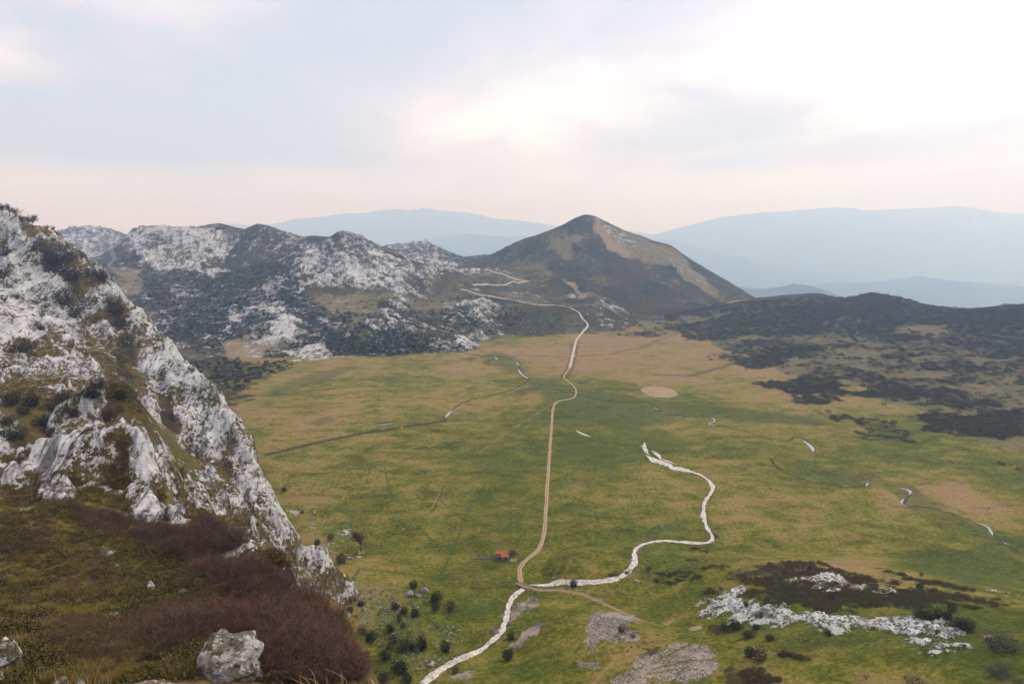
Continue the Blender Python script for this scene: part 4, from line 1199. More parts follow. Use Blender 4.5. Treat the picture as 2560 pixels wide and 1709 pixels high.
pools = (
    ('pale water reach of the left brook below the track bend', [(1296, 922), (1302, 934), (1320, 945), (1326, 947)], 2.6), ('short bright reach at the head of the left brook', [(1238, 892), (1244, 900)], 2.6), ('small bright pool of the left brook above its bend', [(1290, 905), (1300, 915)], 2.2),
    ('twin bright pools where the left brook turns south', [(1113, 1046), (1120, 1034), (1132, 1024)], 2.8), ('first bright pool of the middle brook', [(1634, 1018), (1646, 1026)], 2.2), ('second bright pool of the middle brook', [(1654, 1030), (1664, 1033)], 2.2), ('third bright pool of the middle brook', [(1690, 1042), (1704, 1041)], 2.2),
    ('bright hairpin pool of the middle brook', [(1778, 1043), (1789, 1050), (1784, 1056), (1768, 1060), (1790, 1064)], 1.6), ('small pool in the middle brook before its last loop', [(1930, 1098), (1944, 1104)], 2.4), ('widest bright reach of the middle brook at its far end', [(2006, 1100), (2024, 1112), (2032, 1122), (2034, 1131)], 3.0),
    ('little pool at the tip of the oxbow', [(1926, 1144), (1936, 1140)], 2.2), ('bright reach along the foot of the oxbow', [(2106, 1213), (2128, 1217)], 1.8), ('hooked water reach at the end of the oxbow', [(2160, 1204), (2170, 1206), (2164, 1216)], 1.6), ('round pool above the oxbow', [(2020, 1150), (2032, 1152)], 2.4),
    ('bent pale reach of the right hand brook', [(2242, 1220), (2270, 1223), (2278, 1231), (2272, 1238)], 2.2), ('small pools below the bent reach of the right brook', [(2260, 1246), (2252, 1256), (2262, 1262)], 1.5), ('straight reach of the right brook beside pink ground', [(2352, 1274), (2366, 1280)], 1.4),
    ('long pale reach of the right brook', [(2430, 1303), (2466, 1314), (2478, 1326), (2482, 1340)], 1.7), ('last pale reach of the right brook near the edge', [(2504, 1352), (2524, 1364)], 1.5),
    ('long pale strip of water in the muddy hollow', [(938, 1062), (955, 1062), (985, 1058)], 2.2), ('upper small pool in the muddy hollow', [(920, 1050), (932, 1049)], 2.2), ('left small pool in the muddy hollow', [(896, 1060), (906, 1061)], 2.2))
for k, (lab, pl, w) in enumerate(pools):
    ribbon('brook_water', lab, pl, w, M_WATER, 0.8, 0.22, 0.16, 360 + k, 'water', taper=True)


# ---------------------------------------------------------------- plants and stones
def merged(parts):
    """stack (co, tris) pieces"""
    co, fa, off = [], [], 0
    for c, f in parts:
        co.append(np.asarray(c, float)); fa.append(np.asarray(f) + off)
        off += len(c)
    return np.concatenate(co), np.concatenate(fa)


def leaf_cloud(n, centre, rad, size, seed, up=0.0, shell=0.45):
    """n small triangles through a lumpy ellipsoid"""
    g = np.random.default_rng(seed)
    d = g.normal(size=(n, 3))
    d /= np.linalg.norm(d, axis=1)[:, None]
    lump = 1 + 0.55 * np.array([gnoise(d[:, 0] * 1.6 + 5, d[:, 1] * 1.6 + d[:, 2] * 1.3, seed)])[0] + 0.25 * gnoise(d[:, 0] * 4, d[:, 2] * 4 + d[:, 1] * 3, seed + 1)
    r = (shell + (1 - shell) * g.random(n) ** 0.6) * lump
    c = np.asarray(centre) + d * r[:, None] * np.asarray(rad)
    a = g.normal(size=(n, 3)); a[:, 2] += up; a /= np.linalg.norm(a, axis=1)[:, None]
    b = np.cross(a, g.normal(size=(n, 3))); b /= np.linalg.norm(b, axis=1)[:, None]
    s = size * (0.6 + 0.8 * g.random(n))[:, None]
    co = np.stack([c - a * s - b * s * 0.4, c + b * s * 0.7, c + a * s], 1).reshape(-1, 3)
    return co, np.arange(3 * n).reshape(-1, 3)


def stick(p0, p1, r0, r1):
    p0, p1 = np.asarray(p0, float), np.asarray(p1, float)
    d = (p1 - p0) / (np.linalg.norm(p1 - p0) + 1e-9)
    a = np.cross(d, (0.3, 0.8, 0.5)); a /= np.linalg.norm(a)
    b = np.cross(d, a)
    ring = [np.cos(t) * a + np.sin(t) * b for t in (0, 2.094, 4.189)]
    co = [p0 + r0 * k for k in ring] + [p1 + r1 * k for k in ring]
    return co, [(0, 1, 4), (0, 4, 3), (1, 2, 5), (1, 5, 4), (2, 0, 3), (2, 3, 5)]


def blade(p0, p1, w, seed_dir):
    p0, p1 = np.asarray(p0, float), np.asarray(p1, float)
    d = p1 - p0
    s = np.cross(d, seed_dir); s = s / (np.linalg.norm(s) + 1e-9) * w
    return [p0 - s, p0 + s, p1], [(0, 1, 2)]


def branches(seed, height, spread, stems, levels, thick, thin=0.012, gather=0.35):
    """bare woody growth: (limbs, fine twigs)"""
    g = random.Random(seed)
    limbs, twigs = [], []

    def grow(p, d, L, r, lv):
        n = 3
        for k in range(n):
            d = (d + np.array([g.gauss(0, 0.22), g.gauss(0, 0.22), g.gauss(0.05, 0.12)]))
            d /= np.linalg.norm(d)
            q = p + d * L / n
            if lv >= 2:
                limbs.append(stick(p, q, r, r * 0.78))
            else:
                twigs.append(blade(p, q + d * L * 0.25, max(thin, r), (g.random(), g.random(), g.random())))
            p, r = q, r * 0.80
            if lv > 0:
                for _ in range(2):
                    e = d + np.array([g.gauss(0, 0.75), g.gauss(0, 0.75), g.gauss(0.12, 0.5)])
                    grow(p, e / np.linalg.norm(e), L * g.uniform(0.45, 0.72), r * 0.6, lv - 1)
    for s in range(stems):
        a = 6.283 * s / stems + g.uniform(-0.4, 0.4)
        d = np.array([math.cos(a) * spread, math.sin(a) * spread, 1.0])
        grow(np.array([math.cos(a), math.sin(a), 0]) * gather * g.random(), d / np.linalg.norm(d), height * g.uniform(0.5, 0.66), thick, levels)
    return (merged(limbs) if limbs else None), (merged(twigs) if twigs else None)


def plant_mat(name, c0, c1, c2=None, fine=3.0):
    t = NT(name)
    n = t.noise(t.pos(obj=True), fine, 3, 0.6)
    c = t.mix(n, c0, c1)
    c = t.mix(t.mul(t.rnd(), 0.7), c, c2 or c1)
    return t.done(c)


M_DARKLEAF = plant_mat('holly_leaf', (0.016, 0.020, 0.010), (0.050, 0.052, 0.026), (0.040, 0.030, 0.020))
M_BROWNLEAF = plant_mat('hawthorn_twigs', (0.034, 0.024, 0.018), (0.100, 0.070, 0.054), (0.070, 0.048, 0.040))
M_GREYTWIG = plant_mat('grey_twigs', (0.075, 0.060, 0.052), (0.165, 0.135, 0.110), (0.12, 0.10, 0.09))
M_BARK = plant_mat('bark', (0.035, 0.028, 0.022), (0.085, 0.068, 0.055))
M_GORSE = plant_mat('gorse', (0.022, 0.026, 0.008), (0.062, 0.062, 0.020), (0.040, 0.034, 0.014))


def shrub_meshes(kind, seed):
    """unit shrub one metre across: (stems, crown)"""
    limbs, tw = branches(seed, 0.62, 0.75, 7, 2, 0.016, 0.004, 0.10)
    if kind == 'dark':
        crown = merged([leaf_cloud(620, (0, 0, 0.46), (0.46, 0.46, 0.42), 0.050, seed), leaf_cloud(220, (0.12, -0.08, 0.30), (0.40, 0.36, 0.30), 0.055, seed + 3)])
    elif kind == 'brown':
        crown = merged([leaf_cloud(520, (0, 0, 0.46), (0.46, 0.46, 0.44), 0.046, seed, 0.8, 0.3), (tw[0] * (1.05, 1.05, 1.05), tw[1])])
    else:
        crown = merged([leaf_cloud(420, (0, 0, 0.40), (0.38, 0.38, 0.34), 0.030, seed, 1.4, 0.25), (tw[0] * (1.1, 1.1, 1.08), tw[1])])
    return limbs, crown


SHR = {}
for kind, mat in (('dark', M_DARKLEAF), ('brown', M_BROWNLEAF), ('grey', M_GREYTWIG)):
    for s in range(4):
        st, cr = shrub_meshes(kind, 500 + 37 * s + len(kind))
        SHR[kind, s] = (mesh_np('shrub_stem', *st, M_BARK, False), mesh_np('shrub_crown', *cr, mat, False))


def px_m(u, v):
    """metres per photo pixel at the ground there"""
    p = hit(u, v)
    return math.sqrt(p[0] ** 2 + p[1] ** 2 + (p[2] - CAM_Z) ** 2) / 1706.7 * 0.94


shrub_count = 0


def shrub(u, v, wpx, kind, label, group=None, hk=1.0, name='shrub'):
    """v is where the shrub meets the ground"""
    global shrub_count
    p = place(u, v)
    w = wpx * px_m(u, v)
    e = bpy.data.objects.new(name, None)
    COL.objects.link(e)
    e.location = p - Vector((0, 0, 0.05 * w))
    e.rotation_euler = (0, 0, random.uniform(0, 6.28))
    e.scale = (w * random.uniform(0.82, 1.18), w * random.uniform(0.82, 1.15), w * hk * random.uniform(0.85, 1.12))
    st, cr = SHR[kind, shrub_count % 4]
    link('stem', st, e); link('crown', cr, e)
    tag(e, label, 'shrub', group)
    shrub_count += 1
    return e


G1, G2, G3 = 'shrubs on the stony meadow edge', 'shrubs on the knoll', 'shrubs on the left mountain'
for a in (
    (827, 1350, 22, 'brown', 'brown shrub among white stones, right of a smaller shrub below the left cliff', G1, 1.3), (793, 1362, 18, 'dark', 'small dark shrub left of the brown one below the left cliff', G1, 1.1), (852, 1408, 36, 'brown', 'wide purplish shrub beside the tip of the rocky spur', G1),
    (1034, 1470, 24, 'dark', 'dark green shrub just left of the topmost rock pile in the stony meadow', G1, 1.2), (1092, 1503, 32, 'dark', 'dark upper shrub of the three standing together right of the rock piles', G1), (1126, 1528, 38, 'brown', 'largest brown shrub of the three standing together right of the rock piles', G1, 1.1), (1087, 1526, 28, 'brown', 'lower left shrub of the three standing together right of the rock piles', G1),
    (987, 1522, 22, 'dark', 'dark green shrub at the upper left of the shrub cluster below the rock piles', G1, 1.1), (1011, 1534, 24, 'dark', 'middle dark shrub in the row of three below the rock piles', G1), (1038, 1540, 24, 'dark', 'right hand dark shrub in the row of three below the rock piles', G1, 1.1), (998, 1556, 18, 'brown', 'tall brown shrub just below the row of three', G1, 1.7), (1007, 1568, 16, 'brown', 'small shrub at the foot of the tall brown shrub', G1),
    (903, 1512, 20, 'dark', 'low round shrub alone on the stony slope', G1, 0.8), (875, 1530, 20, 'dark', 'round brown shrub beside a grey boulder near the brush edge', G1, 0.9), (974, 1578, 20, 'dark', 'small upright dark shrub alone mid slope', G1, 1.2), (906, 1586, 28, 'brown', 'brown shrub touching the upper left of a rounder dark one near the brush edge', G1, 1.1),
    (928, 1602, 32, 'dark', 'round dark shrub next to the brush covered hillside edge', G1, 0.9), (984, 1608, 32, 'brown', 'leftmost shrub of the lower row of four', G1, 0.9), (1011, 1624, 40, 'brown', 'broadest brown shrub of the lower row of four', G1, 0.9), (1031, 1624, 22, 'dark', 'small dark shrub squeezed into the lower row of four', G1), (1053, 1624, 36, 'dark', 'rightmost dark shrub of the lower row of four', G1, 1.1),
    (1113, 1628, 28, 'dark', 'lone round dark green shrub left of the white stream bed', G1, 1.1), (962, 1648, 30, 'dark', 'dark green shrub with a white stone beside it', G1), (974, 1624, 20, 'brown', 'small brown shrub above the white stone', G1), (1000, 1682, 40, 'dark', 'dark tall shrub near the bottom edge left of the stream bed', G1, 1.1), (1018, 1708, 28, 'dark', 'narrow dark shrub cut by the bottom edge', G1, 1.3), (960, 1706, 40, 'brown', 'broad brown shrub at the bottom edge', G1, 0.9),
    (1270, 1648, 30, 'dark', 'dark conical shrub on the bank right of the lower stream bed', G1, 1.2), (1138, 1680, 20, 'brown', 'small brown shrub on the stream bank near the bottom', G1), (1277, 1597, 22, 'dark', 'dark shrub beside a grey boulder at the stream bend', G1),
    (1434, 1466, 22, 'dark', 'dark shrub standing right on the white gravel bed', G1, 1.1), (1790, 1345, 16, 'grey', 'thin bare shrub at the sharp bend of the white stream bed', G1, 1.4),
    (1865, 1522, 14, 'dark', 'small dark shrub at the left end of the long outcrop', G2, 1.3), (1901, 1552, 15, 'dark', 'dark shrub on the lower edge of the long outcrop', G2, 1.3), (1874, 1640, 30, 'dark', 'rounded dark shrub at left of a heathery clump below the path', G2, 1.1), (1898, 1650, 44, 'brown', 'wide brown shrub joined to the dark one below the path', G2, 0.8),
    (1555, 1580, 30, 'brown', 'brown shrub on the upper scree patch', G2, 0.9), (1583, 1594, 13, 'brown', 'tiny round shrub at the right tip of the upper scree patch', G2), (2377, 1530, 24, 'brown', 'upright brown shrub above the right end of the long outcrop', G2, 1.3), (2300, 1474, 19, 'dark', 'dark round shrub alone in the brown heath', G2, 1.1), (2303, 1440, 10, 'brown', 'tiny bare shrub on the far rim of the knoll', G2, 1.4),
    (2080, 1500, 21, 'brown', 'grey brown shrub in the middle of the heath', G2, 0.8), (2024, 1424, 11, 'dark', 'tiny dark shrub on the rim path of the heath', G2), (2345, 1546, 20, 'dark', 'upright dark shrub left in the thicket on the outcrop', G2, 1.4), (2368, 1550, 22, 'dark', 'upright dark shrub right in the thicket on the outcrop', G2, 1.3), (2300, 1548, 34, 'dark', 'green brown shrub at the left end of the outcrop thicket', G2, 0.7), (2325, 1546, 30, 'dark', 'low dark shrub between the left end and the upright pair of the thicket', G2, 0.7),
    (2385, 1572, 36, 'brown', 'brown shrub in the lower part of the outcrop thicket', G2, 0.9), (2402, 1580, 28, 'dark', 'dark centre shrub low in the outcrop thicket', G2), (2420, 1578, 34, 'brown', 'rightmost brown shrub of the outcrop thicket', G2), (2342, 1592, 11, 'dark', 'tiny dark shrub amid the white rocks', G2, 1.4),
    (2482, 1622, 62, 'grey', 'left of the two big grey bare shrubs near the right edge', G2, 0.9), (2522, 1630, 62, 'grey', 'right of the two big grey bare shrubs near the right edge', G2, 0.9), (2495, 1688, 54, 'grey', 'big grey bare shrub below the pair near the right edge', G2, 0.85), (2290, 1722, 52, 'grey', 'grey bare shrub cut by the bottom edge', G2, 0.9), (2546, 1722, 34, 'grey', 'small grey shrub in the bottom right corner', G2),
    (1810, 1574, 28, 'brown', 'brown shrub left in the dark clumps below the outcrop', G2, 0.9), (1838, 1572, 30, 'dark', 'dark shrub in the clumps below the left outcrop', G2, 0.7), (1872, 1592, 26, 'dark', 'round dark clump below the left half of the long outcrop', G2, 0.8), (1890, 1572, 26, 'dark', 'dark clump just below the long outcrop', G2, 0.6), (2070, 1588, 22, 'dark', 'low dark clump on the green slope below the outcrop', G2, 0.6), (1925, 1598, 26, 'dark', 'flat dark clump on the slope above the faint path', G2, 0.5),
    (710, 1228, 14, 'dark', 'tiny dark shrub on the meadow at the foot of the left mountain', G1), (756, 1282, 10, 'dark', 'speck of a shrub on the stony ground below the left mountain', G1)):
    shrub(*a)

G3_LABELS = ["bare shrub highest on the left mountain's brown shoulder", 'dark shrub below the round skyline tree', 'brown shrub at the right of the upper shoulder thicket', 'brown shrub at the top of the upper shoulder thicket', 'broad shrub beneath the upper shoulder of the left mountain', 'dark shrub on the skyline where the left mountain steepens', 'brown shrub just left of the steepening skyline', 'upper of two dark shrubs in the white gully of the left mountain', 'lower of two dark shrubs in the white gully of the left mountain', 'small shrub at the head of the white gully', 'brown shrub on the grassy rib right of the white gully', 'brown shrub lowest on the grassy rib right of the white gully', 'grey shrub highest on the grassy rib right of the white gully', 'wide low shrub at the foot of the upper white face', 'small shrub in the middle of the white face', 'shrub on the left edge high on the white face', 'shrub on the left edge partway down the white face', 'dark low shrub on the left edge above the hollow', 'little shrub in the upper left of the white face', 'little shrub left of centre on the white face', 'little shrub below the white gully', 'little shrub alone in the middle of the white face', 'small shrub near the right rim of the left mountain', 'small shrub at the tip of the right hand pale tower']
HOLLOW_LABELS = ['upper left shrub in the green hollow behind the first crag', 'second shrub along the top of the green hollow', 'third shrub along the top of the green hollow', 'brown shrub in the left middle of the green hollow', 'shrub in the centre of the green hollow', 'dark shrub near the left edge of the green hollow', 'shrub right of centre in the green hollow', 'shrub on the right slope of the green hollow', 'highest shrub on the right slope of the green hollow', 'shrub at the top middle of the green hollow', 'small shrub at the top right of the green hollow', 'shrub low in the left of the green hollow', 'small shrub low in the centre of the green hollow', 'shrub in the lower left corner of the green hollow', 'rightmost low shrub of the green hollow against the tower', 'small shrub low on the right of the green hollow', 'shrub beside the top of the rock tower']
# shrubs and bare trees along the left mountain
for k, (u, v, w, hk) in enumerate(((98, 642, 46, 0.8), (130, 660, 50, 0.9), (170, 655, 40, 0.9), (150, 628, 44, 0.8), (180, 700, 46, 1.0), (255, 704, 40, 1.0), (225, 690, 36, 0.8), (160, 770, 44, 1.1), (190, 800, 40, 1.1), (175, 745, 30, 1.0), (290, 790, 46, 0.9), (300, 820, 40, 0.9), (275, 765, 40, 1.0), (60, 880, 50, 0.7), (95, 830, 30, 0.8), (15, 640, 40, 0.9), (12, 700, 34, 0.8), (20, 940, 44, 0.6), (70, 700, 22, 0.7), (40, 760, 22, 0.8), (205, 840, 24, 0.7), (120, 780, 20, 0.7), (350, 850, 22, 0.8), (480, 945, 20, 0.8))):
    shrub(u, v, w, 'brown' if k % 3 else 'grey', G3_LABELS[k], G3, hk)
for k, (u, v, w) in enumerate(((30, 1010, 44), (80, 1015, 40), (130, 1020, 46), (60, 1040, 40), (110, 1060, 44), (20, 1060, 40), (180, 1040, 40), (230, 1030, 40), (250, 1005, 44), (160, 1000, 36), (200, 1000, 30), (50, 1090, 46), (120, 1095, 34), (10, 1100, 40), (270, 1050, 40), (190, 1070, 30), (300, 1000, 30))):
    shrub(u, v, w, ('brown', 'dark', 'brown')[k % 3], HOLLOW_LABELS[k], 'shrubs in the hollow', 0.8)


def bare_tree(u, v, hpx, label, group=None, seed=1, lean=0.0):
    p = place(u, v)
    h = hpx * px_m(u, v)
    e = bpy.data.objects.new('bare_tree', None)
    COL.objects.link(e)
    e.location = p - Vector((0, 0, 0.02 * h))
    e.rotation_euler = (0, lean, seed * 1.7)
    e.scale = (h, h, h)
    key = ('tree', seed % 3)
    if key not in SHR:
        g = random.Random(seed)
        tr = [stick((0, 0, 0), (0.012, 0.01, 0.2), 0.030, 0.024), stick((0.012, 0.01, 0.2), (0.0, -0.01, 0.36), 0.024, 0.018)]
        li, tw = branches(seed + 900, 0.66, 0.42, 6, 3, 0.013, 0.0045, 0.0)
        co = li[0] + (0, 0, 0.33)
        SHR[key] = (mesh_np('tree_trunk', *merged(tr + [(co, li[1])]), M_BARK, False), mesh_np('tree_crown', tw[0] + (0, 0, 0.33), tw[1], M_GREYTWIG, False))
    tr, cr = SHR[key]
    link('trunk', tr, e); link('crown', cr, e)
    return tag(e, label, 'tree', group)


bare_tree(903, 1380, 62, 'tall leafless tree on bare earth at the left of the meadow', seed=1)
bare_tree(1284, 1400, 30, 'small leafless tree right of the red roofed hut', seed=2)
for k, (u, v, h) in enumerate(((8, 548, 26), (26, 552, 26), (42, 560, 26), (58, 566, 24), (82, 572, 32), (72, 568, 22), (118, 582, 18), (132, 592, 16), (205, 652, 22))):
    bare_tree(u, v + 3, h, ('leftmost leafless tree on the left skyline', 'second leafless tree on the left skyline', 'third leafless tree on the left skyline', 'fourth leafless tree on the left skyline', 'tall round leafless tree standing out on the left skyline', 'thin leafless tree close left of the round skyline tree', 'small leafless tree on the rock knob of the left skyline', 'lowest small tree on the rock knob of the left skyline', 'thin pole like tree on the edge of the left mountain')[k], 'trees on the left skyline', seed=3 + k)


# ---- stones
def boulder_mesh(name, seed, mat, sub=2, jag=0.55):
    import bmesh
    bm = bmesh.new()
    bmesh.ops.create_icosphere(bm, subdivisions=sub, radius=0.5)
    c = np.array([v.co for v in bm.verts])
    n = c / np.linalg.norm(c, axis=1)[:, None]
    k = 1 + jag * (gnoise(n[:, 0] * 1.7 + seed, n[:, 1] * 1.7 + n[:, 2] * 2.1, seed) + 0.5 * gnoise(n[:, 0] * 4.1, n[:, 2] * 4.1 - n[:, 1] * 3.3, seed + 2))
    c = n * (0.5 * k)[:, None]
    for _ in range(5):
        g = np.random.default_rng(seed + _)
        d = g.normal(size=3); d /= np.linalg.norm(d)
        s = c @ d
        c = c - np.maximum(0, s - 0.36)[:, None] * d * 0.9
    for v, q in zip(bm.verts, c):
        v.co = q
    me = bpy.data.meshes.new(name)
    bm.to_mesh(me); bm.free()
    me.materials.append(mat)
    return me


def rock_material():
    t = NT('limestone')
    P = t.pos()
    c, b = rock_colour(t, P, 0.78)
    cr = t.step(t.noise(P, 0.9, 6, 0.7), 0.36, 0.48)
    c = t.mix(t.mul(t.math('SUBTRACT', 1.0, cr), 0.7), c, (0.05, 0.045, 0.04))
    geo = t.n.new('ShaderNodeNewGeometry')
    sp = t.n.new('ShaderNodeSeparateXYZ')
    t.l.new(geo.outputs['Normal'], sp.inputs[0])
    moss = t.mul(t.step(t.add(t.mul(sp.outputs[2], 0.55), t.noise(P, 0.6, 4, 0.6)), 0.84, 1.0), 0.9)
    c = t.mix(moss, c, t.mix(b, (0.05, 0.045, 0.015), (0.17, 0.13, 0.05)))
    t.bump(t.add(b, cr), 0.8, 0.35)
    return t.done(c)


M_LIME = rock_material()
ROCKS = [boulder_mesh('boulder', 600 + 11 * k, M_LIME, 3) for k in range(5)]
for k, (u, v, w, lab) in enumerate((
        (1061, 1477, 20, 'peaked pale boulder at the top of the rock piles in the stony meadow'), (1024, 1488, 24, 'larger left boulder of the pair below the peaked boulder'), (1044, 1490, 16, 'smaller right boulder of the pair below the peaked boulder'), (980, 1494, 14, 'grey boulder left of the pair of boulders'), (1034, 1511, 12, 'pale boulder just above the row of three shrubs'),
        (868, 1540, 18, 'long grey boulder with a dark hollow near the brush edge'), (1076, 1660, 22, 'pale boulder near the bottom left of the lower stream bed'), (1240, 1580, 20, 'smooth grey boulder on the left bank of the lower stream bed'), (1050, 1708, 10, 'small round boulder beside the stream bed at the bottom edge'), (813, 1375, 12, 'pale boulder below the two small shrubs at the left cliff'),
        (797, 1372, 14, 'pale boulder right under the small dark shrub at the left cliff'), (910, 1524, 10, 'flat pale stone beneath the low round shrub'), (970, 1629, 9, 'bright white stone beside the dark green shrub'), (1132, 1565, 8, 'lone white stone on the striped grass'), (994, 1580, 9, 'white stone above the lower row of four shrubs'),
        (1290, 1618, 16, 'pale flat rock on the bank right of the lower stream bed'))):
    p = place(u, v)
    w_ = w * px_m(u, v)
    o = link('boulder', ROCKS[k % 5])
    o.location = p + Vector((0, 0, 0.12 * w_))
    o.scale = (w_ * 1.1, w_ * 0.9, w_ * 0.75)
    o.rotation_euler = (0.2 * k, 0.1, k * 1.3)
    tag(o, lab, 'boulder', 'boulders on the stony meadow edge')

# small pale rocks on the near hillside
for k, (u, v, w, lab) in enumerate((
        (118, 1502, 22, 'rounded white rock in the heath, upper of the pair on the near hillside'), (134, 1516, 15, 'smaller white rock just right below the rounded one on the near hillside'), (146, 1530, 12, 'lowest small white rock of the three close together on the near hillside'), (18, 1434, 18, 'white rock by the left edge halfway down the near hillside'),
        (100, 1345, 12, 'small pale rock in the upper part of the near hillside'), (62, 1284, 14, 'small pale rock below the left end of the first crag'), (10, 1524, 20, 'pale rock at the left edge above the bottom rocks'), (130, 1608, 11, 'narrow tilted white stone low on the near hillside'), (12, 1640, 44, 'pale rock at the left edge near the bottom'), (34, 1680, 40, 'cracked pale rock in the lower left corner'),
        (150, 1706, 34, 'pale rock at the bottom edge behind the reddish stalk'), (200, 1706, 36, 'pale rock at the bottom edge behind the crossing stalks'), (262, 1708, 34, 'pale rock at the bottom edge right of the crossing stalks'), (400, 1660, 12, 'little pale rock left of the dark shrub near the big rock'), (268, 1388, 28, 'pale outcrop rock in the middle of the near hillside'), (274, 1404, 18, 'lower piece of the pale outcrop in the middle of the near hillside'),
        (215, 1556, 44, 'long low grey ledge, left piece, on the near hillside'), (262, 1550, 48, 'long low grey ledge, middle piece, on the near hillside'), (308, 1556, 34, 'long low grey ledge, right piece, on the near hillside'), (452, 1470, 26, 'pale rock showing through bare twigs on the near hillside'), (470, 1488, 20, 'pale rock at right of the twiggy patch on the near hillside'))):
    p = place(u, v)
    w_ = w * px_m(u, v)
    o = link('boulder', ROCKS[(k * 3 + 1) % 5])
    flat = 0.4 if 'ledge' in lab else 0.7
    o.location = p + Vector((0, 0, 0.02 * w_))
    o.scale = (w_ * 1.15, w_ * 0.9, w_ * flat)
    o.rotation_euler = (0.15 * (k % 3), -0.1 * (k % 4), k * 1.9)
    tag(o, lab, 'boulder', 'pale rocks on the near hillside')
shrub(372, 1672, 62, 'dark', 'round black green shrub left of the big mossy rock', G1, 0.85)

# the big moss topped rock at the foot of the picture
big = boulder_mesh('big_rock', 655, M_LIME, 6, 0.22)
c_ = np.empty(len(big.vertices) * 3, np.float32)
big.vertices.foreach_get('co', c_)
c_ = c_.reshape(-1, 3)
c_ = c_ + (c_ / np.linalg.norm(c_, axis=1)[:, None]) * (0.055 * fbm(c_[:, 0] + c_[:, 2] * 0.5, c_[:, 1] * 1.0 + c_[:, 2] * 0.3, 0.30, 5, 71, 0.62, ridged=True))[:, None]
big.vertices.foreach_set('co', c_.ravel())
big.update()
for u, v, w, lab, rz in ((562, 1690, 150, 'big pale rock with a mossy top near the bottom of the near hillside', 0.5),):
    p = place(u, v)
    w_ = w * px_m(u, v)
    o = link('big_rock', big)
    o.location = p + Vector((0, 0, 0.06 * w_))
    o.scale = (w_, w_ * 0.9, w_ * 0.95)
    o.rotation_euler = (0.1, -0.15, rz)
    tag(o, lab, 'rock')


# ---------------------------------------------------------------- uncountable cover, scattered as instances
def scatter(name, label, cat, pts, scl, protos, tilt=0.15, seed=0):
    """protos: meshes; one object whose points each carry one of them"""
    g = np.random.default_rng(seed)
    n = len(pts)
    hid = bpy.data.collections.new(name + '_kinds')
    for k, me in enumerate(protos):
        hid.objects.link(bpy.data.objects.new('%s_kind_%02d' % (name, k), me))
    me = bpy.data.meshes.new(name)
    me.vertices.add(n)
    me.vertices.foreach_set('co', np.asarray(pts, np.float32).ravel())
    rot = np.stack([g.normal(0, tilt, n), g.normal(0, tilt, n), g.uniform(0, 6.283, n)], -1)
    me.attributes.new('turn', 'FLOAT_VECTOR', 'POINT').data.foreach_set('vector', rot.astype(np.float32).ravel())
    me.attributes.new('size', 'FLOAT_VECTOR', 'POINT').data.foreach_set('vector', np.asarray(scl, np.float32).ravel())
    me.attributes.new('kind_no', 'INT', 'POINT').data.foreach_set('value', g.integers(0, len(protos), n).astype(np.int32))
    o = link(name, me)
    ng = bpy.data.node_groups.new(name + '_scatter', 'GeometryNodeTree')
    ng.interface.new_socket('Geometry', in_out='INPUT', socket_type='NodeSocketGeometry')
    ng.interface.new_socket('Geometry', in_out='OUTPUT', socket_type='NodeSocketGeometry')
    N, L = ng.nodes, ng.links
    gi, go = N.new('NodeGroupInput'), N.new('NodeGroupOutput')
    ci = N.new('GeometryNodeCollectionInfo')
    ci.inputs['Collection'].default_value = hid
    ci.inputs['Separate Children'].default_value = True
    ci.inputs['Reset Children'].default_value = True
    ip = N.new('GeometryNodeInstanceOnPoints')
    ip.inputs['Pick Instance'].default_value = True

    def at_(nm, ty):
        a = N.new('GeometryNodeInputNamedAttribute')
        a.data_type = ty
        a.inputs['Name'].default_value = nm
        return a.outputs[0]
    L.new(gi.outputs[0], ip.inputs['Points'])
    L.new(ci.outputs[0], ip.inputs['Instance'])
    L.new(at_('kind_no', 'INT'), ip.inputs['Instance Index'])
    L.new(at_('turn', 'FLOAT_VECTOR'), ip.inputs['Rotation'])
    L.new(at_('size', 'FLOAT_VECTOR'), ip.inputs['Scale'])
    L.new(ip.outputs[0], go.inputs[0])
    o.modifiers.new('scatter', 'NODES').node_group = ng
    return tag(o, label, cat, kind='stuff')


def sample_px(polys, n, seed, key=None, thr=0.0, jitter=True):
    """random ground points inside outlines read off the photograph, even over the picture"""
    g = np.random.default_rng(seed)
    out = []
    areas = []
    for p in polys:
        P = np.array(p, float)
        Q = np.roll(P, -1, 0)
        areas.append(abs((P[:, 0] * Q[:, 1] - Q[:, 0] * P[:, 1]).sum()) / 2)
    tot = sum(areas)
    for p, a in zip(polys, areas):
        P = np.array(p, float)
        m = int(n * a / tot) + 1
        lo, hi = P.min(0), P.max(0)
        c = []
        while sum(len(q) for q in c) < m:
            q = lo + g.random((m * 2, 2)) * (hi - lo)
            c.append(q[poly_d(P, q[:, 0], q[:, 1]) > 0])
        out.append(np.concatenate(c)[:m])
    uv = np.concatenate(out)
    h = hits(uv)
    return h


def on_ground(h, sink=0.0):
    return np.stack([h[:, 0], h[:, 1], ground_z(h[:, 0], h[:, 1]) - sink], -1)


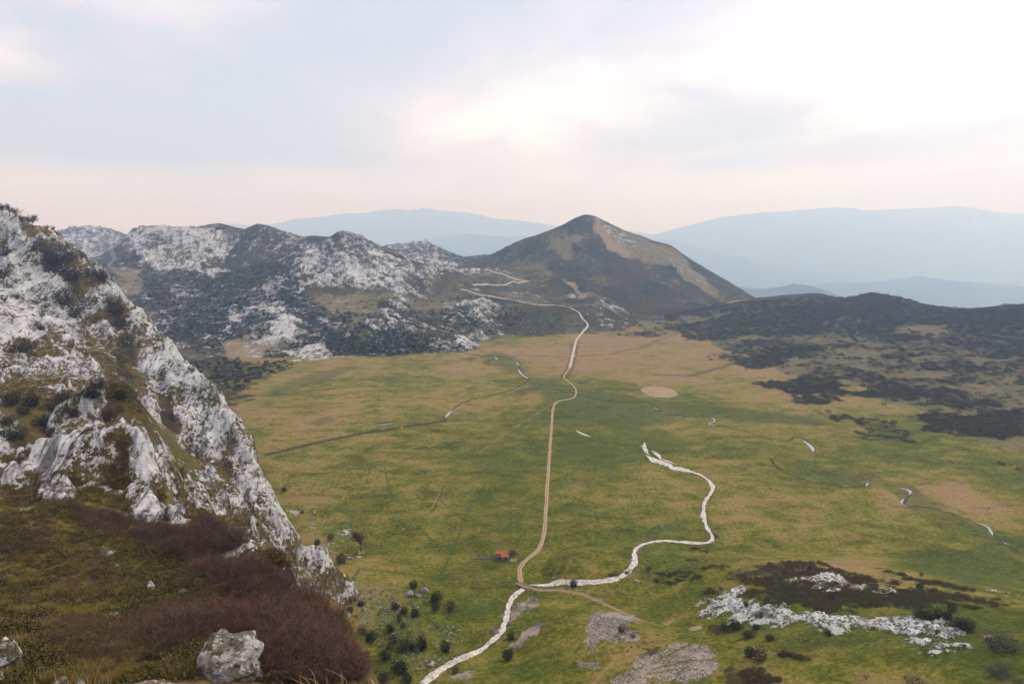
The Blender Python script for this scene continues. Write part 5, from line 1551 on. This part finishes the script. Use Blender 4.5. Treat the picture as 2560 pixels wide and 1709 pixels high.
# leafless brush on the near hillside
_t = NT('brush_twigs')
_n = _t.noise(_t.pos(obj=True), 1.2, 3, 0.6)
M_BRUSH = _t.done(_t.mix(_t.mul(_n, 0.6), _t.ramp(_t.rnd(), [(0.0, (0.115, 0.080, 0.052)), (0.3, (0.20, 0.105, 0.070)), (0.55, (0.24, 0.125, 0.105)), (0.8, (0.15, 0.105, 0.085)), (1.0, (0.24, 0.15, 0.075))]), (0.075, 0.045, 0.035)))
brush_protos = []
for s in range(5):
    li, tw = branches(700 + s, 0.62, 0.8, 8, 2, 0.010, 0.0035, 0.12)
    co, fa = merged([li, (tw[0] * (1.05, 1.05, 1.1), tw[1])])
    brush_protos.append(mesh_np('brush', co, fa, M_BRUSH, False))
dense = [[(505, 1300), (560, 1325), (640, 1385), (720, 1445), (790, 1505), (850, 1580), (890, 1650), (900, 1700), (780, 1700), (660, 1590), (560, 1470), (470, 1350)]]
h1 = sample_px(dense, 1700, 11)
h1 = h1[gnoise(h1[:, 0] / 9, h1[:, 1] / 9, 400) + 0.35 * rng.normal(size=len(h1)) > -0.28]
h2 = sample_px([[(170, 1270), (300, 1300), (420, 1330), (470, 1350), (440, 1380), (300, 1350), (180, 1320)], [(150, 1410), (260, 1400), (300, 1450), (250, 1500), (160, 1480)], [(300, 1540), (470, 1540), (560, 1600), (640, 1700), (480, 1600), (330, 1600), (160, 1600), (180, 1560)], [(0, 1190), (130, 1200), (180, 1260), (120, 1290), (0, 1270)], [(420, 1430), (520, 1440), (600, 1540), (480, 1560)], [(640, 1330), (700, 1345), (800, 1405), (870, 1450), (800, 1430), (700, 1400)], [(0, 1300), (120, 1300), (160, 1360), (60, 1400), (0, 1380)], [(100, 1560), (300, 1570), (420, 1640), (300, 1670), (120, 1640)]], 1250, 12)
h3 = sample_px([[(330, 1560), (470, 1500), (600, 1560), (650, 1620), (520, 1590), (400, 1640)], [(160, 1275), (330, 1310), (480, 1335), (590, 1410), (520, 1440), (380, 1370), (200, 1325)], [(640, 1600), (720, 1600), (800, 1709), (660, 1709)]], 800, 14)
h1 = np.concatenate([h1, h3])
hh = np.concatenate([h1, h2])
hh = hh[np.isin(field_at('id', hh[:, 0], hh[:, 1]), [LID['near'], LID['spur']])]
sc_ = (1.3 + 2.4 * rng.random(len(hh)) ** 1.5)[:, None] * np.array([1.15, 1.15, 1.0]) * np.where(np.arange(len(hh)) < len(h1), 1.0, 0.62)[:, None]
scatter('brushwood', 'reddish brown leafless brushwood covering the near hillside', 'brush', on_ground(hh, 0.15), sc_, brush_protos, 0.22, 1)


# tufts of rank grass and heather over the near hillside
def tuft(seed, n, h, spread, w):
    g = random.Random(seed)
    P = []
    for k in range(n):
        a, r = g.uniform(0, 6.283), spread * math.sqrt(g.random())
        b = np.array([math.cos(a) * r * 0.45, math.sin(a) * r * 0.45, 0.0])
        t = np.array([math.cos(a) * r * 1.3, math.sin(a) * r * 1.3, h * g.uniform(0.5, 1.0)])
        P.append(blade(b, t, w, (g.random(), g.random(), 0.4)))
    return merged(P)


M_TUFT = plant_mat('rank_grass', (0.20, 0.135, 0.036), (0.46, 0.34, 0.120), (0.20, 0.17, 0.04), 1.5)
M_HEATHTUFT = plant_mat('heather_tuft', (0.040, 0.042, 0.010), (0.190, 0.160, 0.048), (0.120, 0.075, 0.040), 1.5)
tp = [mesh_np('tuft', *tuft(40 + s, 46, 0.7, 0.5, 0.035), M_TUFT, False) for s in range(3)]
hp = [mesh_np('heath', *merged([leaf_cloud(90, (0, 0, 0.22), (0.5, 0.5, 0.26), 0.085, 60 + s, 0.8, 0.5)]), M_HEATHTUFT, False) for s in range(3)]
near_poly = [[(520, 1330), (640, 1400), (760, 1500), (860, 1640), (780, 1700), (640, 1560)], [(0, 1240), (130, 1240), (260, 1290), (420, 1330), (520, 1370), (600, 1480), (700, 1590), (800, 1709), (0, 1709)]]
hn_ = sample_px(near_poly, 9000, 21)
keep = (field_at('id', hn_[:, 0], hn_[:, 1]) == LID['near']) & (field_at('rock', hn_[:, 0], hn_[:, 1]) < 0.5)
hn_ = hn_[keep]
sel = gnoise(hn_[:, 0] / 7, hn_[:, 1] / 7, 300) + 0.5 * rng.normal(size=len(hn_)) * 0.6
ga, gb = hn_[sel > -0.08], hn_[sel <= -0.08]
scatter('rank_grass', 'gold brown rank grass on the near hillside', 'grass', on_ground(ga, 0.05), (0.7 + 0.7 * rng.random(len(ga)))[:, None] * np.ones(3), tp, 0.15, 2)
scatter('hill_heath', 'dark green low heath on the near hillside', 'heath', on_ground(gb, 0.05), (0.9 + 1.2 * rng.random(len(gb)))[:, None] * np.array([1, 1, 0.8]), hp, 0.15, 3)
# the same cover on the left mountain, the crag and the spur
hl = sample_px([[(0, 880), (120, 860), (300, 850), (330, 960), (280, 1000), (0, 1000)], [(140, 640), (260, 690), (340, 800), (400, 870), (300, 850), (220, 720)], [(0, 1130), (200, 1080), (330, 1090), (420, 1250), (330, 1290), (100, 1240)], [(430, 1180), (520, 1180), (680, 1310), (860, 1460), (700, 1400), (600, 1330), (450, 1290)], [(0, 600), (160, 700), (260, 860), (0, 860)]], 6500, 31)
keep = np.isin(field_at('id', hl[:, 0], hl[:, 1]), [LID[k] for k in ('left', 'near', 'tower', 'spur')]) & (field_at('rock', hl[:, 0], hl[:, 1]) < 0.46)
hl = hl[keep]
scatter('mountain_scrub', 'brown and dark scrub between the rocks of the left mountain', 'scrub', on_ground(hl, 0.1), (0.9 + 1.2 * rng.random(len(hl)))[:, None] * np.array([1, 1, 0.9]), hp + tp, 0.15, 4)

# ---- heather and gorse on the right hill, the knoll and the far slopes
M_HEATHER = plant_mat('heather', (0.030, 0.032, 0.015), (0.110, 0.096, 0.050), (0.105, 0.072, 0.044), 0.8)
cp = [mesh_np('heather', *merged([leaf_cloud(110, (0, 0, 0.25), (0.5, 0.5, 0.33), 0.10, 80 + s, 0.5, 0.55)]), M_HEATHER, False) for s in range(4)]
hr = sample_px([[(1480, 830), (1800, 760), (2180, 735), (2560, 765), (2560, 1180), (2300, 1110), (2100, 1080), (1900, 1010), (1750, 900), (1640, 860)]], 15000, 41)
fh = field_at('heath', hr[:, 0], hr[:, 1])
hr = hr[(fh + rng.normal(0, 0.15, len(fh)) > 0.57) & np.isin(field_at('id', hr[:, 0], hr[:, 1]), [LID['heath'], LID['peak'], 0])]
dist = np.hypot(hr[:, 0], hr[:, 1])
scatter('heather_scrub', 'dark heather and gorse clumps covering the right hill', 'heather', on_ground(hr, 0.1), ((1.3 + 1.2 * rng.random(len(hr))) * (1 + dist / 700))[:, None] * np.array([1.25, 1.25, 0.75]), cp, 0.1, 5)
M_KNOLL = plant_mat('knoll_heather', (0.040, 0.032, 0.010), (0.135, 0.105, 0.036), (0.110, 0.070, 0.040), 0.8)
kp = [mesh_np('heather', *merged([leaf_cloud(110, (0, 0, 0.25), (0.5, 0.5, 0.33), 0.10, 180 + s, 0.5, 0.55)]), M_KNOLL, False) for s in range(4)]
hk_ = sample_px([[(1740, 1400), (2000, 1395), (2250, 1430), (2560, 1500), (2560, 1545), (2300, 1530), (2050, 1545), (1760, 1500)], [(1840, 1660), (1950, 1630), (2200, 1690), (2200, 1709), (1860, 1709)], [(1640, 1410), (1780, 1390), (1760, 1470), (1640, 1465)]], 5000, 43)
hk_ = hk_[(field_at('heath', hk_[:, 0], hk_[:, 1]) + rng.normal(0, 0.12, len(hk_)) > 0.58) & (field_at('rock', hk_[:, 0], hk_[:, 1]) < 0.5)]
hx = np.array([(1535, 1440), (1565, 1432), (1620, 1425), (1655, 1435), (1680, 1432), (1700, 1428), (1730, 1402), (1765, 1420), (1790, 1415), (1810, 1417), (1665, 1455), (1700, 1450), (1740, 1448), (1650, 1452), (1760, 1378), (1680, 1458), (1712, 1440), (1745, 1440), (1735, 1372), (1720, 1432), (1670, 1440)], float)
hx = np.concatenate([hx + rng.normal(0, (7, 2.2), hx.shape) for _ in range(7)])
hk_ = np.concatenate([hk_, hits(hx)])
scatter('knoll_heather', 'brown heather clumps on the lower right knoll', 'heather', on_ground(hk_, 0.05), (0.9 + 1.1 * rng.random(len(hk_)))[:, None] * np.array([1.2, 1.2, 0.75]), kp, 0.1, 6)
M_SLOPE = plant_mat('slope_scrub', (0.014, 0.019, 0.010), (0.046, 0.050, 0.024), (0.040, 0.032, 0.020), 0.8)
sp_ = [mesh_np('scrub', *merged([leaf_cloud(110, (0, 0, 0.25), (0.5, 0.5, 0.33), 0.10, 280 + s, 0.5, 0.55)]), M_SLOPE, False) for s in range(4)]
hf = sample_px([[(330, 660), (560, 690), (720, 640), (760, 740), (960, 760), (1180, 740), (1330, 770), (1300, 810), (1100, 890), (560, 900), (420, 860)], [(470, 905), (700, 895), (740, 915), (640, 950), (600, 980), (540, 960)]], 6000, 45)
hf = hf[(field_at('heath', hf[:, 0], hf[:, 1]) + rng.normal(0, 0.12, len(hf)) > 0.52) & (field_at('rock', hf[:, 0], hf[:, 1]) < 0.5) | (hf[:, 1] < 840)]
scatter('slope_scrub', 'dark scrub on the lower slopes of the limestone range', 'scrub', on_ground(hf, 0.2), (2.0 + 2.6 * rng.random(len(hf)))[:, None] * np.array([1.2, 1.2, 0.9]), sp_, 0.1, 7)

hu = sample_px([[(840, 1470), (1000, 1470), (1140, 1500), (1150, 1560), (1120, 1640), (1040, 1709), (920, 1709), (890, 1600)], [(720, 1260), (880, 1340), (880, 1420), (780, 1400)]], 420, 47)
hu = hu[gnoise(hu[:, 0] / 9, hu[:, 1] / 9, 410) > 0.02]
scatter('undergrowth', 'low brown and green undergrowth between the shrubs of the stony meadow', 'undergrowth', on_ground(hu, 0.05), (0.4 + 1.0 * rng.random(len(hu)) ** 2)[:, None] * np.array([1.2, 1.2, 0.7]), hp + kp, 0.15, 12)

# ---- loose stones
stones = [boulder_mesh('stone', 800 + 7 * k, M_LIME, 1) for k in range(4)]
hs = np.concatenate([sample_px([[(720, 1250), (800, 1290), (880, 1330), (870, 1400), (780, 1370)], [(830, 1450), (960, 1480), (1000, 1500), (1060, 1480), (1060, 1540), (960, 1640), (900, 1560)], [(1060, 1560), (1160, 1560), (1150, 1640), (1050, 1690), (980, 1660)]], 1100, 51),
                     sample_px([[(880, 1450), (1000, 1470), (1000, 1560), (900, 1560)], [(690, 1240), (860, 1330), (860, 1350)], [(560, 1380), (700, 1460), (850, 1480), (840, 1500), (660, 1460)]], 900, 52)])
scatter('scattered_stones', 'small white stones strewn over the stony meadow edge', 'stones', on_ground(hs, 0.02), (0.34 + 1.0 * rng.random(len(hs)) ** 4)[:, None] * np.array([1, 1, 0.7]), stones, 0.6, 8)
ho_ = sample_px([[(1740, 1498), (1850, 1478), (1900, 1495), (1990, 1535), (2110, 1545), (2250, 1540), (2420, 1565), (2430, 1600), (2340, 1625), (2280, 1592), (2150, 1582), (1990, 1555), (1900, 1540), (1780, 1530)], [(1960, 1452), (2090, 1435), (2150, 1465), (2240, 1482), (2200, 1492), (2100, 1470)], [(2300, 1570), (2440, 1570), (2420, 1600), (2340, 1625)], [(2400, 1520), (2450, 1535), (2430, 1545)]], 1900, 53)
ho_ = ho_[(field_at('rock', ho_[:, 0], ho_[:, 1]) + rng.normal(0, 0.10, len(ho_)) > 0.46)]
scatter('outcrop_stones', 'broken white limestone of the outcrops on the knoll', 'stones', on_ground(ho_, 0.08), (0.35 + 1.15 * rng.random(len(ho_)) ** 2)[:, None] * np.array([1.2, 0.8, 0.62]), stones, 0.35, 9)
hq = np.concatenate([sample_px([[(1780, 1520), (1900, 1545), (2000, 1560), (2350, 1610), (2300, 1640), (1960, 1610), (1800, 1560)], [(1620, 1450), (1700, 1470), (1720, 1475), (1640, 1462)], [(1660, 1500), (1720, 1495), (1720, 1530), (1680, 1530)]], 260, 55), sample_px([[(1840, 1375), (1860, 1372), (1880, 1408), (1835, 1410)]], 60, 56)])
scatter('loose_stones', 'loose white stones on the grass around the outcrops', 'stones', on_ground(hq, 0.02), (0.20 + 0.6 * rng.random(len(hq)) ** 3)[:, None] * np.array([1, 1, 0.7]), stones, 0.6, 10)
M_SCREE = NT('scree_stone')
_n = M_SCREE.rnd()
M_SCREE = M_SCREE.done(M_SCREE.ramp(_n, [(0.1, (0.11, 0.092, 0.078)), (0.5, (0.33, 0.285, 0.235)), (0.9, (0.55, 0.48, 0.40))]))
scst = [boulder_mesh('scree', 860 + 7 * k, M_SCREE, 1) for k in range(3)]
hsq = sample_px([[(1450, 1570), (1460, 1540), (1500, 1528), (1560, 1545), (1555, 1570), (1590, 1600), (1540, 1610), (1505, 1600), (1500, 1640), (1455, 1635), (1445, 1610)], [(1500, 1709), (1580, 1670), (1640, 1630), (1680, 1595), (1720, 1605), (1760, 1610), (1790, 1640), (1806, 1665), (1760, 1695), (1660, 1705)]], 7000, 57)
hsq = hsq[field_at('scree', hsq[:, 0], hsq[:, 1]) + rng.normal(0, 0.2, len(hsq)) > 0.45]
scatter('scree', 'grey broken scree on the face of the knoll', 'scree', on_ground(hsq, 0.03), (0.16 + 0.75 * rng.random(len(hsq)) ** 4)[:, None] * np.array([1, 1, 0.7]), scst, 0.6, 11)


# ---------------------------------------------------------------- the herdsman's hut and its pen
def stone_wall_mat():
    t = NT('rubble_wall')
    P = t.pos(obj=True)
    v = t.voro(P, 3.2, 'F1')
    n = t.noise(P, 2.0, 4, 0.6)
    t.bump(v, 0.8, 0.06)
    return t.done(t.ramp(t.add(t.mul(v, 0.6), t.mul(n, 0.5)), [(0.3, (0.42, 0.39, 0.34)), (0.55, (0.27, 0.25, 0.22)), (0.8, (0.08, 0.07, 0.06))]))


def tile_mat():
    t = NT('clay_tiles')
    P = t.pos(obj=True)
    n, m = t.noise(P, 0.9, 4, 0.6), t.noise(P, 6.0, 2, 0.6)
    return t.done(t.ramp(t.add(t.mul(n, 0.5), t.mul(m, 0.5)), [(0.32, (0.20, 0.080, 0.050)), (0.46, (0.44, 0.150, 0.075)), (0.60, (0.54, 0.225, 0.125)), (0.75, (0.36, 0.21, 0.15))]))


M_WALL, M_TILE = stone_wall_mat(), tile_mat()
M_WOOD = track_material('old_wood', (0.10, 0.08, 0.06), (0.24, 0.20, 0.16))
M_INSIDE_SHADE = track_material('inside_shade', (0.010, 0.009, 0.008), (0.016, 0.014, 0.012))  # near black colour stands in for the shade inside the hut


def boxes(name, bs, mat, parent, jitter=0.0):
    co, fa = [], []
    for (x0, x1, y0, y1, z0, z1) in bs:
        o = len(co)
        co += [(x + random.uniform(-jitter, jitter), y + random.uniform(-jitter, jitter), z + random.uniform(-jitter, jitter)) for z in (z0, z1) for y in (y0, y1) for x in (x0, x1)]
        fa += [tuple(o + k for k in f) for f in ((0, 2, 3, 1), (4, 5, 7, 6), (0, 1, 5, 4), (2, 6, 7, 3), (0, 4, 6, 2), (1, 3, 7, 5))]
    return link(name, mesh_np(name, np.array(co), np.array(fa), mat, False), parent)


hut = bpy.data.objects.new('stone_hut', None)
COL.objects.link(hut)
hut.location = place(1256, 1400)
hut.rotation_euler = (0, 0, R(-3))
tag(hut, 'small stone hut with an orange tiled roof on the meadow', 'hut')
W, D, HW, HR = 6.2, 5.0, 2.0, 3.9       # width, depth, eaves, ridge
# front wall with the door opening on the right, set-back porch on the left
wall = boxes('wall', [(-0.6, 1.15, -0.15, 0.25, -0.5, HW), (1.75, W / 2, -0.15, 0.25, -0.5, HW), (1.15, 1.75, -0.15, 0.25, 1.55, HW - 0.003), (W / 2 - 0.4, W / 2 - 0.002, 0.25, D - 0.4, -0.5, HW), (-W / 2, W / 2, D - 0.4, D, -0.5, HW), (-W / 2, -W / 2 + 0.4, 1.5, D - 0.4, -0.5, HW), (-W / 2, -0.6, 1.3, 1.7, -0.5, 2.25), (-0.75, -0.35, 0.25, 1.3, -0.5, HW)], M_WALL, hut)
for sx in (-W / 2 + 0.2, W / 2 - 0.2):
    g = np.array([(sx - 0.18, 0.0, HW), (sx - 0.18, D, HW), (sx - 0.18, D / 2, HR - 0.15), (sx + 0.18, 0.0, HW), (sx + 0.18, D, HW), (sx + 0.18, D / 2, HR - 0.15)])
    if sx < 0:
        g[0, 1] = g[3, 1] = 1.5; g[0, 2] = g[3, 2] = HW + 0.6
    link('gable', mesh_np('gable', g, np.array([(0, 2, 1), (3, 4, 5), (0, 3, 5), (0, 5, 2), (1, 2, 5), (1, 5, 4), (0, 1, 4), (0, 4, 3)]), M_WALL, False), hut)


def roof_sheet(x0, x1, ya, za, yb, zb, nx, ny):
    """rows of overlapping barrel tiles"""
    X = np.linspace(x0, x1, nx * 6 + 1)
    T = np.linspace(0, 1, ny * 3 + 1)
    XX, TT = np.meshgrid(X, T)
    wave = 0.05 * np.abs(np.sin((XX - x0) / (x1 - x0) * nx * math.pi)) + 0.045 * (TT * ny % 1.0)
    YY, ZZ = ya + (yb - ya) * TT, za + (zb - za) * TT + wave + 0.05 * gnoise(XX / 1.5, TT * 3, 9)
    n, k = XX.shape
    top = np.stack([XX, YY, ZZ], -1).reshape(-1, 3)
    bot = top - (0, 0, 0.14)
    i = np.arange(n * k).reshape(n, k)
    q = np.stack([i[:-1, :-1], i[:-1, 1:], i[1:, 1:], i[1:, :-1]], -1).reshape(-1, 4)
    off = n * k
    rim = np.concatenate([i[0, :], i[1:, -1], i[-1, -2::-1], i[-2:0:-1, 0]])
    side = np.stack([rim, rim + off, np.roll(rim, -1) + off, np.roll(rim, -1)], -1)
    return np.concatenate([top, bot]), np.concatenate([q, q[:, ::-1] + off, side])


roof = link('roof', mesh_np('roof', *roof_sheet(-0.75, W / 2 + 0.25, D / 2, HR, -0.55, HW - 0.12, 13, 9), M_TILE, False), hut)
link('roof_slope', mesh_np('roof_slope', *roof_sheet(-W / 2 - 0.25, -0.754, D / 2, HR, 0.85, HW + 0.62, 9, 5), M_TILE, False), hut)
link('roof_slope', mesh_np('roof_slope', *roof_sheet(W / 2 + 0.25, -W / 2 - 0.25, D / 2 + 0.004, HR - 0.002, D + 0.45, HW - 0.1, 22, 8), M_TILE, False), hut)
boxes('ridge_cap', [(-W / 2 - 0.25, W / 2 + 0.25, D / 2 - 0.14, D / 2 + 0.14, HR + 0.02, HR + 0.14)], M_TILE, roof, 0.01)
boxes('door_shade', [(1.18, 1.72, 0.10, 0.16, -0.3, 1.52)], M_INSIDE_SHADE, hut)  # dark panel painting the shade behind the doorway
boxes('porch_shade', [(-1.15, -0.76, 0.9, 1.28, -0.4, 1.9)], M_INSIDE_SHADE, hut)  # dark block painting the shade within the porch
boxes('lintel', [(1.0, 1.9, -0.19, -0.152, 1.50, 1.68)], M_WOOD, hut)
boxes('porch_beam', [(-3.6, -0.55, -0.08, 0.12, 0.9, 1.15)], M_WOOD, hut, 0.03)

pen = bpy.data.objects.new('stone_pen', None)
COL.objects.link(pen)
pen.location = place(1215, 1397)
pen.rotation_euler = (0, 0, R(-2))
tag(pen, 'low ruined stone pen built against the left side of the hut', 'pen')


def rubble(name, x0, y0, x1, y1, h, w):
    n = max(int(math.hypot(x1 - x0, y1 - y0) / 0.55), 2)
    P = []
    ico = boulder_mesh('tmp', 901, M_WALL, 1)
    v = np.array([q.co for q in ico.vertices])
    f = np.array([tuple(p.vertices) for p in ico.polygons])
    bpy.data.meshes.remove(ico)
    for k in range(n + 1):
        for lay in range(max(1, int(h / 0.32))):
            t = (k + (lay % 2) * 0.5) / n
            a = random.uniform(0, 6.28)
            s = np.array([0.72, w * 1.2, 0.46]) * random.uniform(0.85, 1.15)
            P.append((v * s + (x0 + (x1 - x0) * t + random.uniform(-.06, .06), y0 + (y1 - y0) * t + random.uniform(-.06, .06), 0.12 + lay * 0.32), f))
    return link(name, mesh_np(name, *merged(P), M_WALL, False), pen)


rubble('wall_run', -5.6, 0.0, 4.6, 0.2, 0.75, 0.55)
rubble('wall_run', -5.4, 0.0, -4.9, 4.0, 1.0, 0.55)
rubble('wall_run', -4.9, 4.2, 1.0, 5.0, 0.8, 0.5)
rubble('wall_run', 0.7, 0.4, 1.1, 4.8, 1.0, 0.6)
boxes('post', [(0.75, 0.95, 0.2, 0.4, 0, 1.7)], M_WOOD, pen, 0.02)
boxes('post', [(0.95, 1.13, 4.7, 4.9, 0, 1.8)], M_WOOD, pen, 0.02)
boxes('rail', [(-4.8, 1.0, 4.55, 4.7, 1.0, 1.15)], M_WOOD, pen, 0.04)

# stone edge of the little crossing where the track meets the gravel
brg = bpy.data.objects.new('stone_crossing', None)
COL.objects.link(brg)
brg.location = place(1306, 1466)
brg.rotation_euler = (0, 0, R(-38))
tag(brg, 'dark little timber and stone crossing over the white stream bed', 'crossing')
boxes('deck', [(-3.4, 3.4, -0.9, 0.9, 0.18, 0.42)], M_BROWN, brg, 0.05)
boxes('abutment', [(-3.9, -2.4, -1.5, 1.5, -0.8, 0.2)], M_WALL, brg, 0.15)
boxes('abutment', [(2.4, 3.9, -1.5, 1.5, -0.8, 0.2)], M_WALL, brg, 0.15)
boxes('edge_beam', [(-3.5, 3.5, -1.08, -0.9, 0.2, 0.62)], M_WOOD, brg, 0.03)
cul = bpy.data.objects.new('culvert', None)
COL.objects.link(cul)
cul.location = place(1430, 890)
tag(cul, 'pale concrete culvert where the valley road crosses a ditch', 'culvert')
M_CONC = track_material('concrete', (0.42, 0.42, 0.42), (0.60, 0.60, 0.60))
boxes('parapet', [(-5.0, -3.6, -2.5, 2.5, -0.5, 1.0)], M_CONC, cul)
boxes('parapet', [(3.6, 5.0, -2.5, 2.5, -0.5, 1.0)], M_CONC, cul)


# ---------------------------------------------------------------- dry grass at the photographer's feet
M_STRAW = plant_mat('dry_straw', (0.42, 0.30, 0.13), (0.62, 0.48, 0.25), (0.50, 0.34, 0.16), 8.0)


def stalk(pts, r):
    P = np.array(pts, float)
    for _ in range(2):
        P = np.concatenate([[P[0]], np.stack([P[:-1] * .75 + P[1:] * .25, P[:-1] * .25 + P[1:] * .75], 1).reshape(-1, 3), [P[-1]]])
    n = len(P)
    co, fa = [], []
    for k, p in enumerate(P):
        rr_ = r * (1 - 0.75 * k / n)
        co += [p + (rr_, 0, 0), p + (-0.5 * rr_, 0.87 * rr_, 0), p + (-0.5 * rr_, -0.87 * rr_, 0)]
        if k:
            o = 3 * k
            for j in range(3):
                fa.append((o - 3 + j, o - 3 + (j + 1) % 3, o + (j + 1) % 3, o + j))
    return np.array(co), np.array(fa)


def grass_tuft(label, paths, Y, r):
    """each path: photo pixels of one stalk from its base upwards"""
    x0, y0, _ = at(*paths[0][0], Y)
    gz = float(ground_z(x0, Y))
    e = bpy.data.objects.new('dry_grass', None)
    COL.objects.link(e)
    e.location = (x0, Y, gz)
    tag(e, label, 'grass', 'dry grass at the foot of the picture')
    for k, pa in enumerate(paths):
        yk = Y + 0.03 * ((k * 7) % 5 - 2)
        pts = [np.array(at(u, v, yk)) for u, v in pa]
        root = np.array([x0 + (pts[0][0] - x0) * 0.35, yk, float(ground_z(x0, yk)) - 0.03])
        c, f = stalk([root] + pts, r)
        link('stalk', mesh_np('stalk', c - np.array([x0, Y, gz]), f, M_STRAW), e)


grass_tuft('tuft of crossing dry stalks at the bottom left', [[(232, 1709), (246, 1675), (256, 1650), (260, 1642)], [(218, 1709), (238, 1680), (262, 1658), (287, 1644)], [(214, 1700), (226, 1680), (243, 1654)], [(240, 1715), (262, 1690), (276, 1668)], [(276, 1720), (278, 1690)]], 1.62, 0.0016)
grass_tuft('single reddish dry stalk at the bottom left', [[(141, 1720), (139, 1695), (137, 1680)]], 1.60, 0.0018)
grass_tuft('short dry stalk in the bottom left corner region', [[(88, 1725), (86, 1708), (84, 1694)]], 1.60, 0.0018)
grass_tuft('arching tuft of dry straw at the bottom beside the brush', [[(790, 1715), (786, 1690), (780, 1676), (772, 1671)], [(780, 1715), (765, 1696), (750, 1688)], [(850, 1716), (862, 1698), (840, 1680), (810, 1671)], [(868, 1716), (866, 1698), (850, 1684)], [(852, 1716), (853, 1690), (854, 1674)], [(816, 1716), (818, 1700), (815, 1690)], [(775, 1716), (740, 1700), (726, 1694)], [(760, 1716), (748, 1696), (753, 1678)], [(705, 1716), (706, 1704)], [(800, 1716), (790, 1700), (760, 1693)], [(900, 1718), (904, 1702)], [(735, 1716), (744, 1700)]], 1.66, 0.0014)

# ---------------------------------------------------------------- smoke rising in the far lowland
sm = bpy.data.materials.new('smoke_column')
sm.use_nodes = True
sm.node_tree.nodes.clear()
so = sm.node_tree.nodes.new('ShaderNodeOutputMaterial')
sv = sm.node_tree.nodes.new('ShaderNodeVolumePrincipled')
sv.inputs['Color'].default_value = (1, 1, 1, 1)
sv.inputs['Density'].default_value = 0.0012
sv.inputs['Absorption Color'].default_value = (1, 1, 1, 1)
sv.inputs['Anisotropy'].default_value = 0.2
sm.node_tree.links.new(sv.outputs[0], so.inputs['Volume'])
pts_ = [(2330, 640, 40), (2400, 622, 70), (2450, 610, 110), (2505, 603, 150), (2530, 606, 60)]
pts2 = [(2515, 606, 60), (2480, 590, 110), (2450, 570, 160), (2430, 550, 170), (2420, 540, 120)]
parts = []
for pl in (pts_, pts2):
    C = [np.array(at(u, v, 7600)) for u, v, _ in pl]
    Rr = [r for *_, r in pl]
    ts = np.linspace(0, len(pl) - 1, 22)
    ring = []
    for t_ in ts:
        i0 = min(int(t_), len(pl) - 2); f_ = t_ - i0
        c0 = C[i0] * (1 - f_) + C[i0 + 1] * f_
        r0 = (Rr[i0] * (1 - f_) + Rr[i0 + 1] * f_) * 0.30 * (1 + 0.5 * float(gnoise(np.array(t_ * 1.3), np.array(2.0), 3)))
        ring.append([c0 + r0 * (1 + 0.25 * math.sin(3 * a + t_ * 2)) * np.array([math.cos(a) * 0.5, math.sin(a), math.sin(a + 0.6)]) for a in np.linspace(0, 6.283, 13)[:-1]])
    V_ = np.array(ring).reshape(-1, 3)
    f4 = []
    for a_ in range(21):
        for b_ in range(12):
            f4.append((a_ * 12 + b_, a_ * 12 + (b_ + 1) % 12, (a_ + 1) * 12 + (b_ + 1) % 12, (a_ + 1) * 12 + b_))
    V_ = np.concatenate([V_, [V_[:12].mean(0), V_[-12:].mean(0)]])
    n_ = len(V_)
    for b_ in range(12):
        f4.append((n_ - 2, (b_ + 1) % 12, b_, b_)); f4.append((n_ - 1, 252 + b_, 252 + (b_ + 1) % 12, 252 + (b_ + 1) % 12))
    tri = [f for q in f4 for f in (((q[0], q[1], q[2]), (q[0], q[2], q[3])) if q[2] != q[3] else ((q[0], q[1], q[2]),))]
    parts.append((V_, np.array(tri)))
sme = mesh_np('smoke', *merged(parts), sm)
import bmesh
bm_ = bmesh.new()
bm_.from_mesh(sme)
bmesh.ops.recalc_face_normals(bm_, faces=bm_.faces)
bm_.to_mesh(sme)
bm_.free()
tag(link('smoke', sme), 'thin pale smoke drifting over the far lowland at right', 'smoke', kind='stuff')
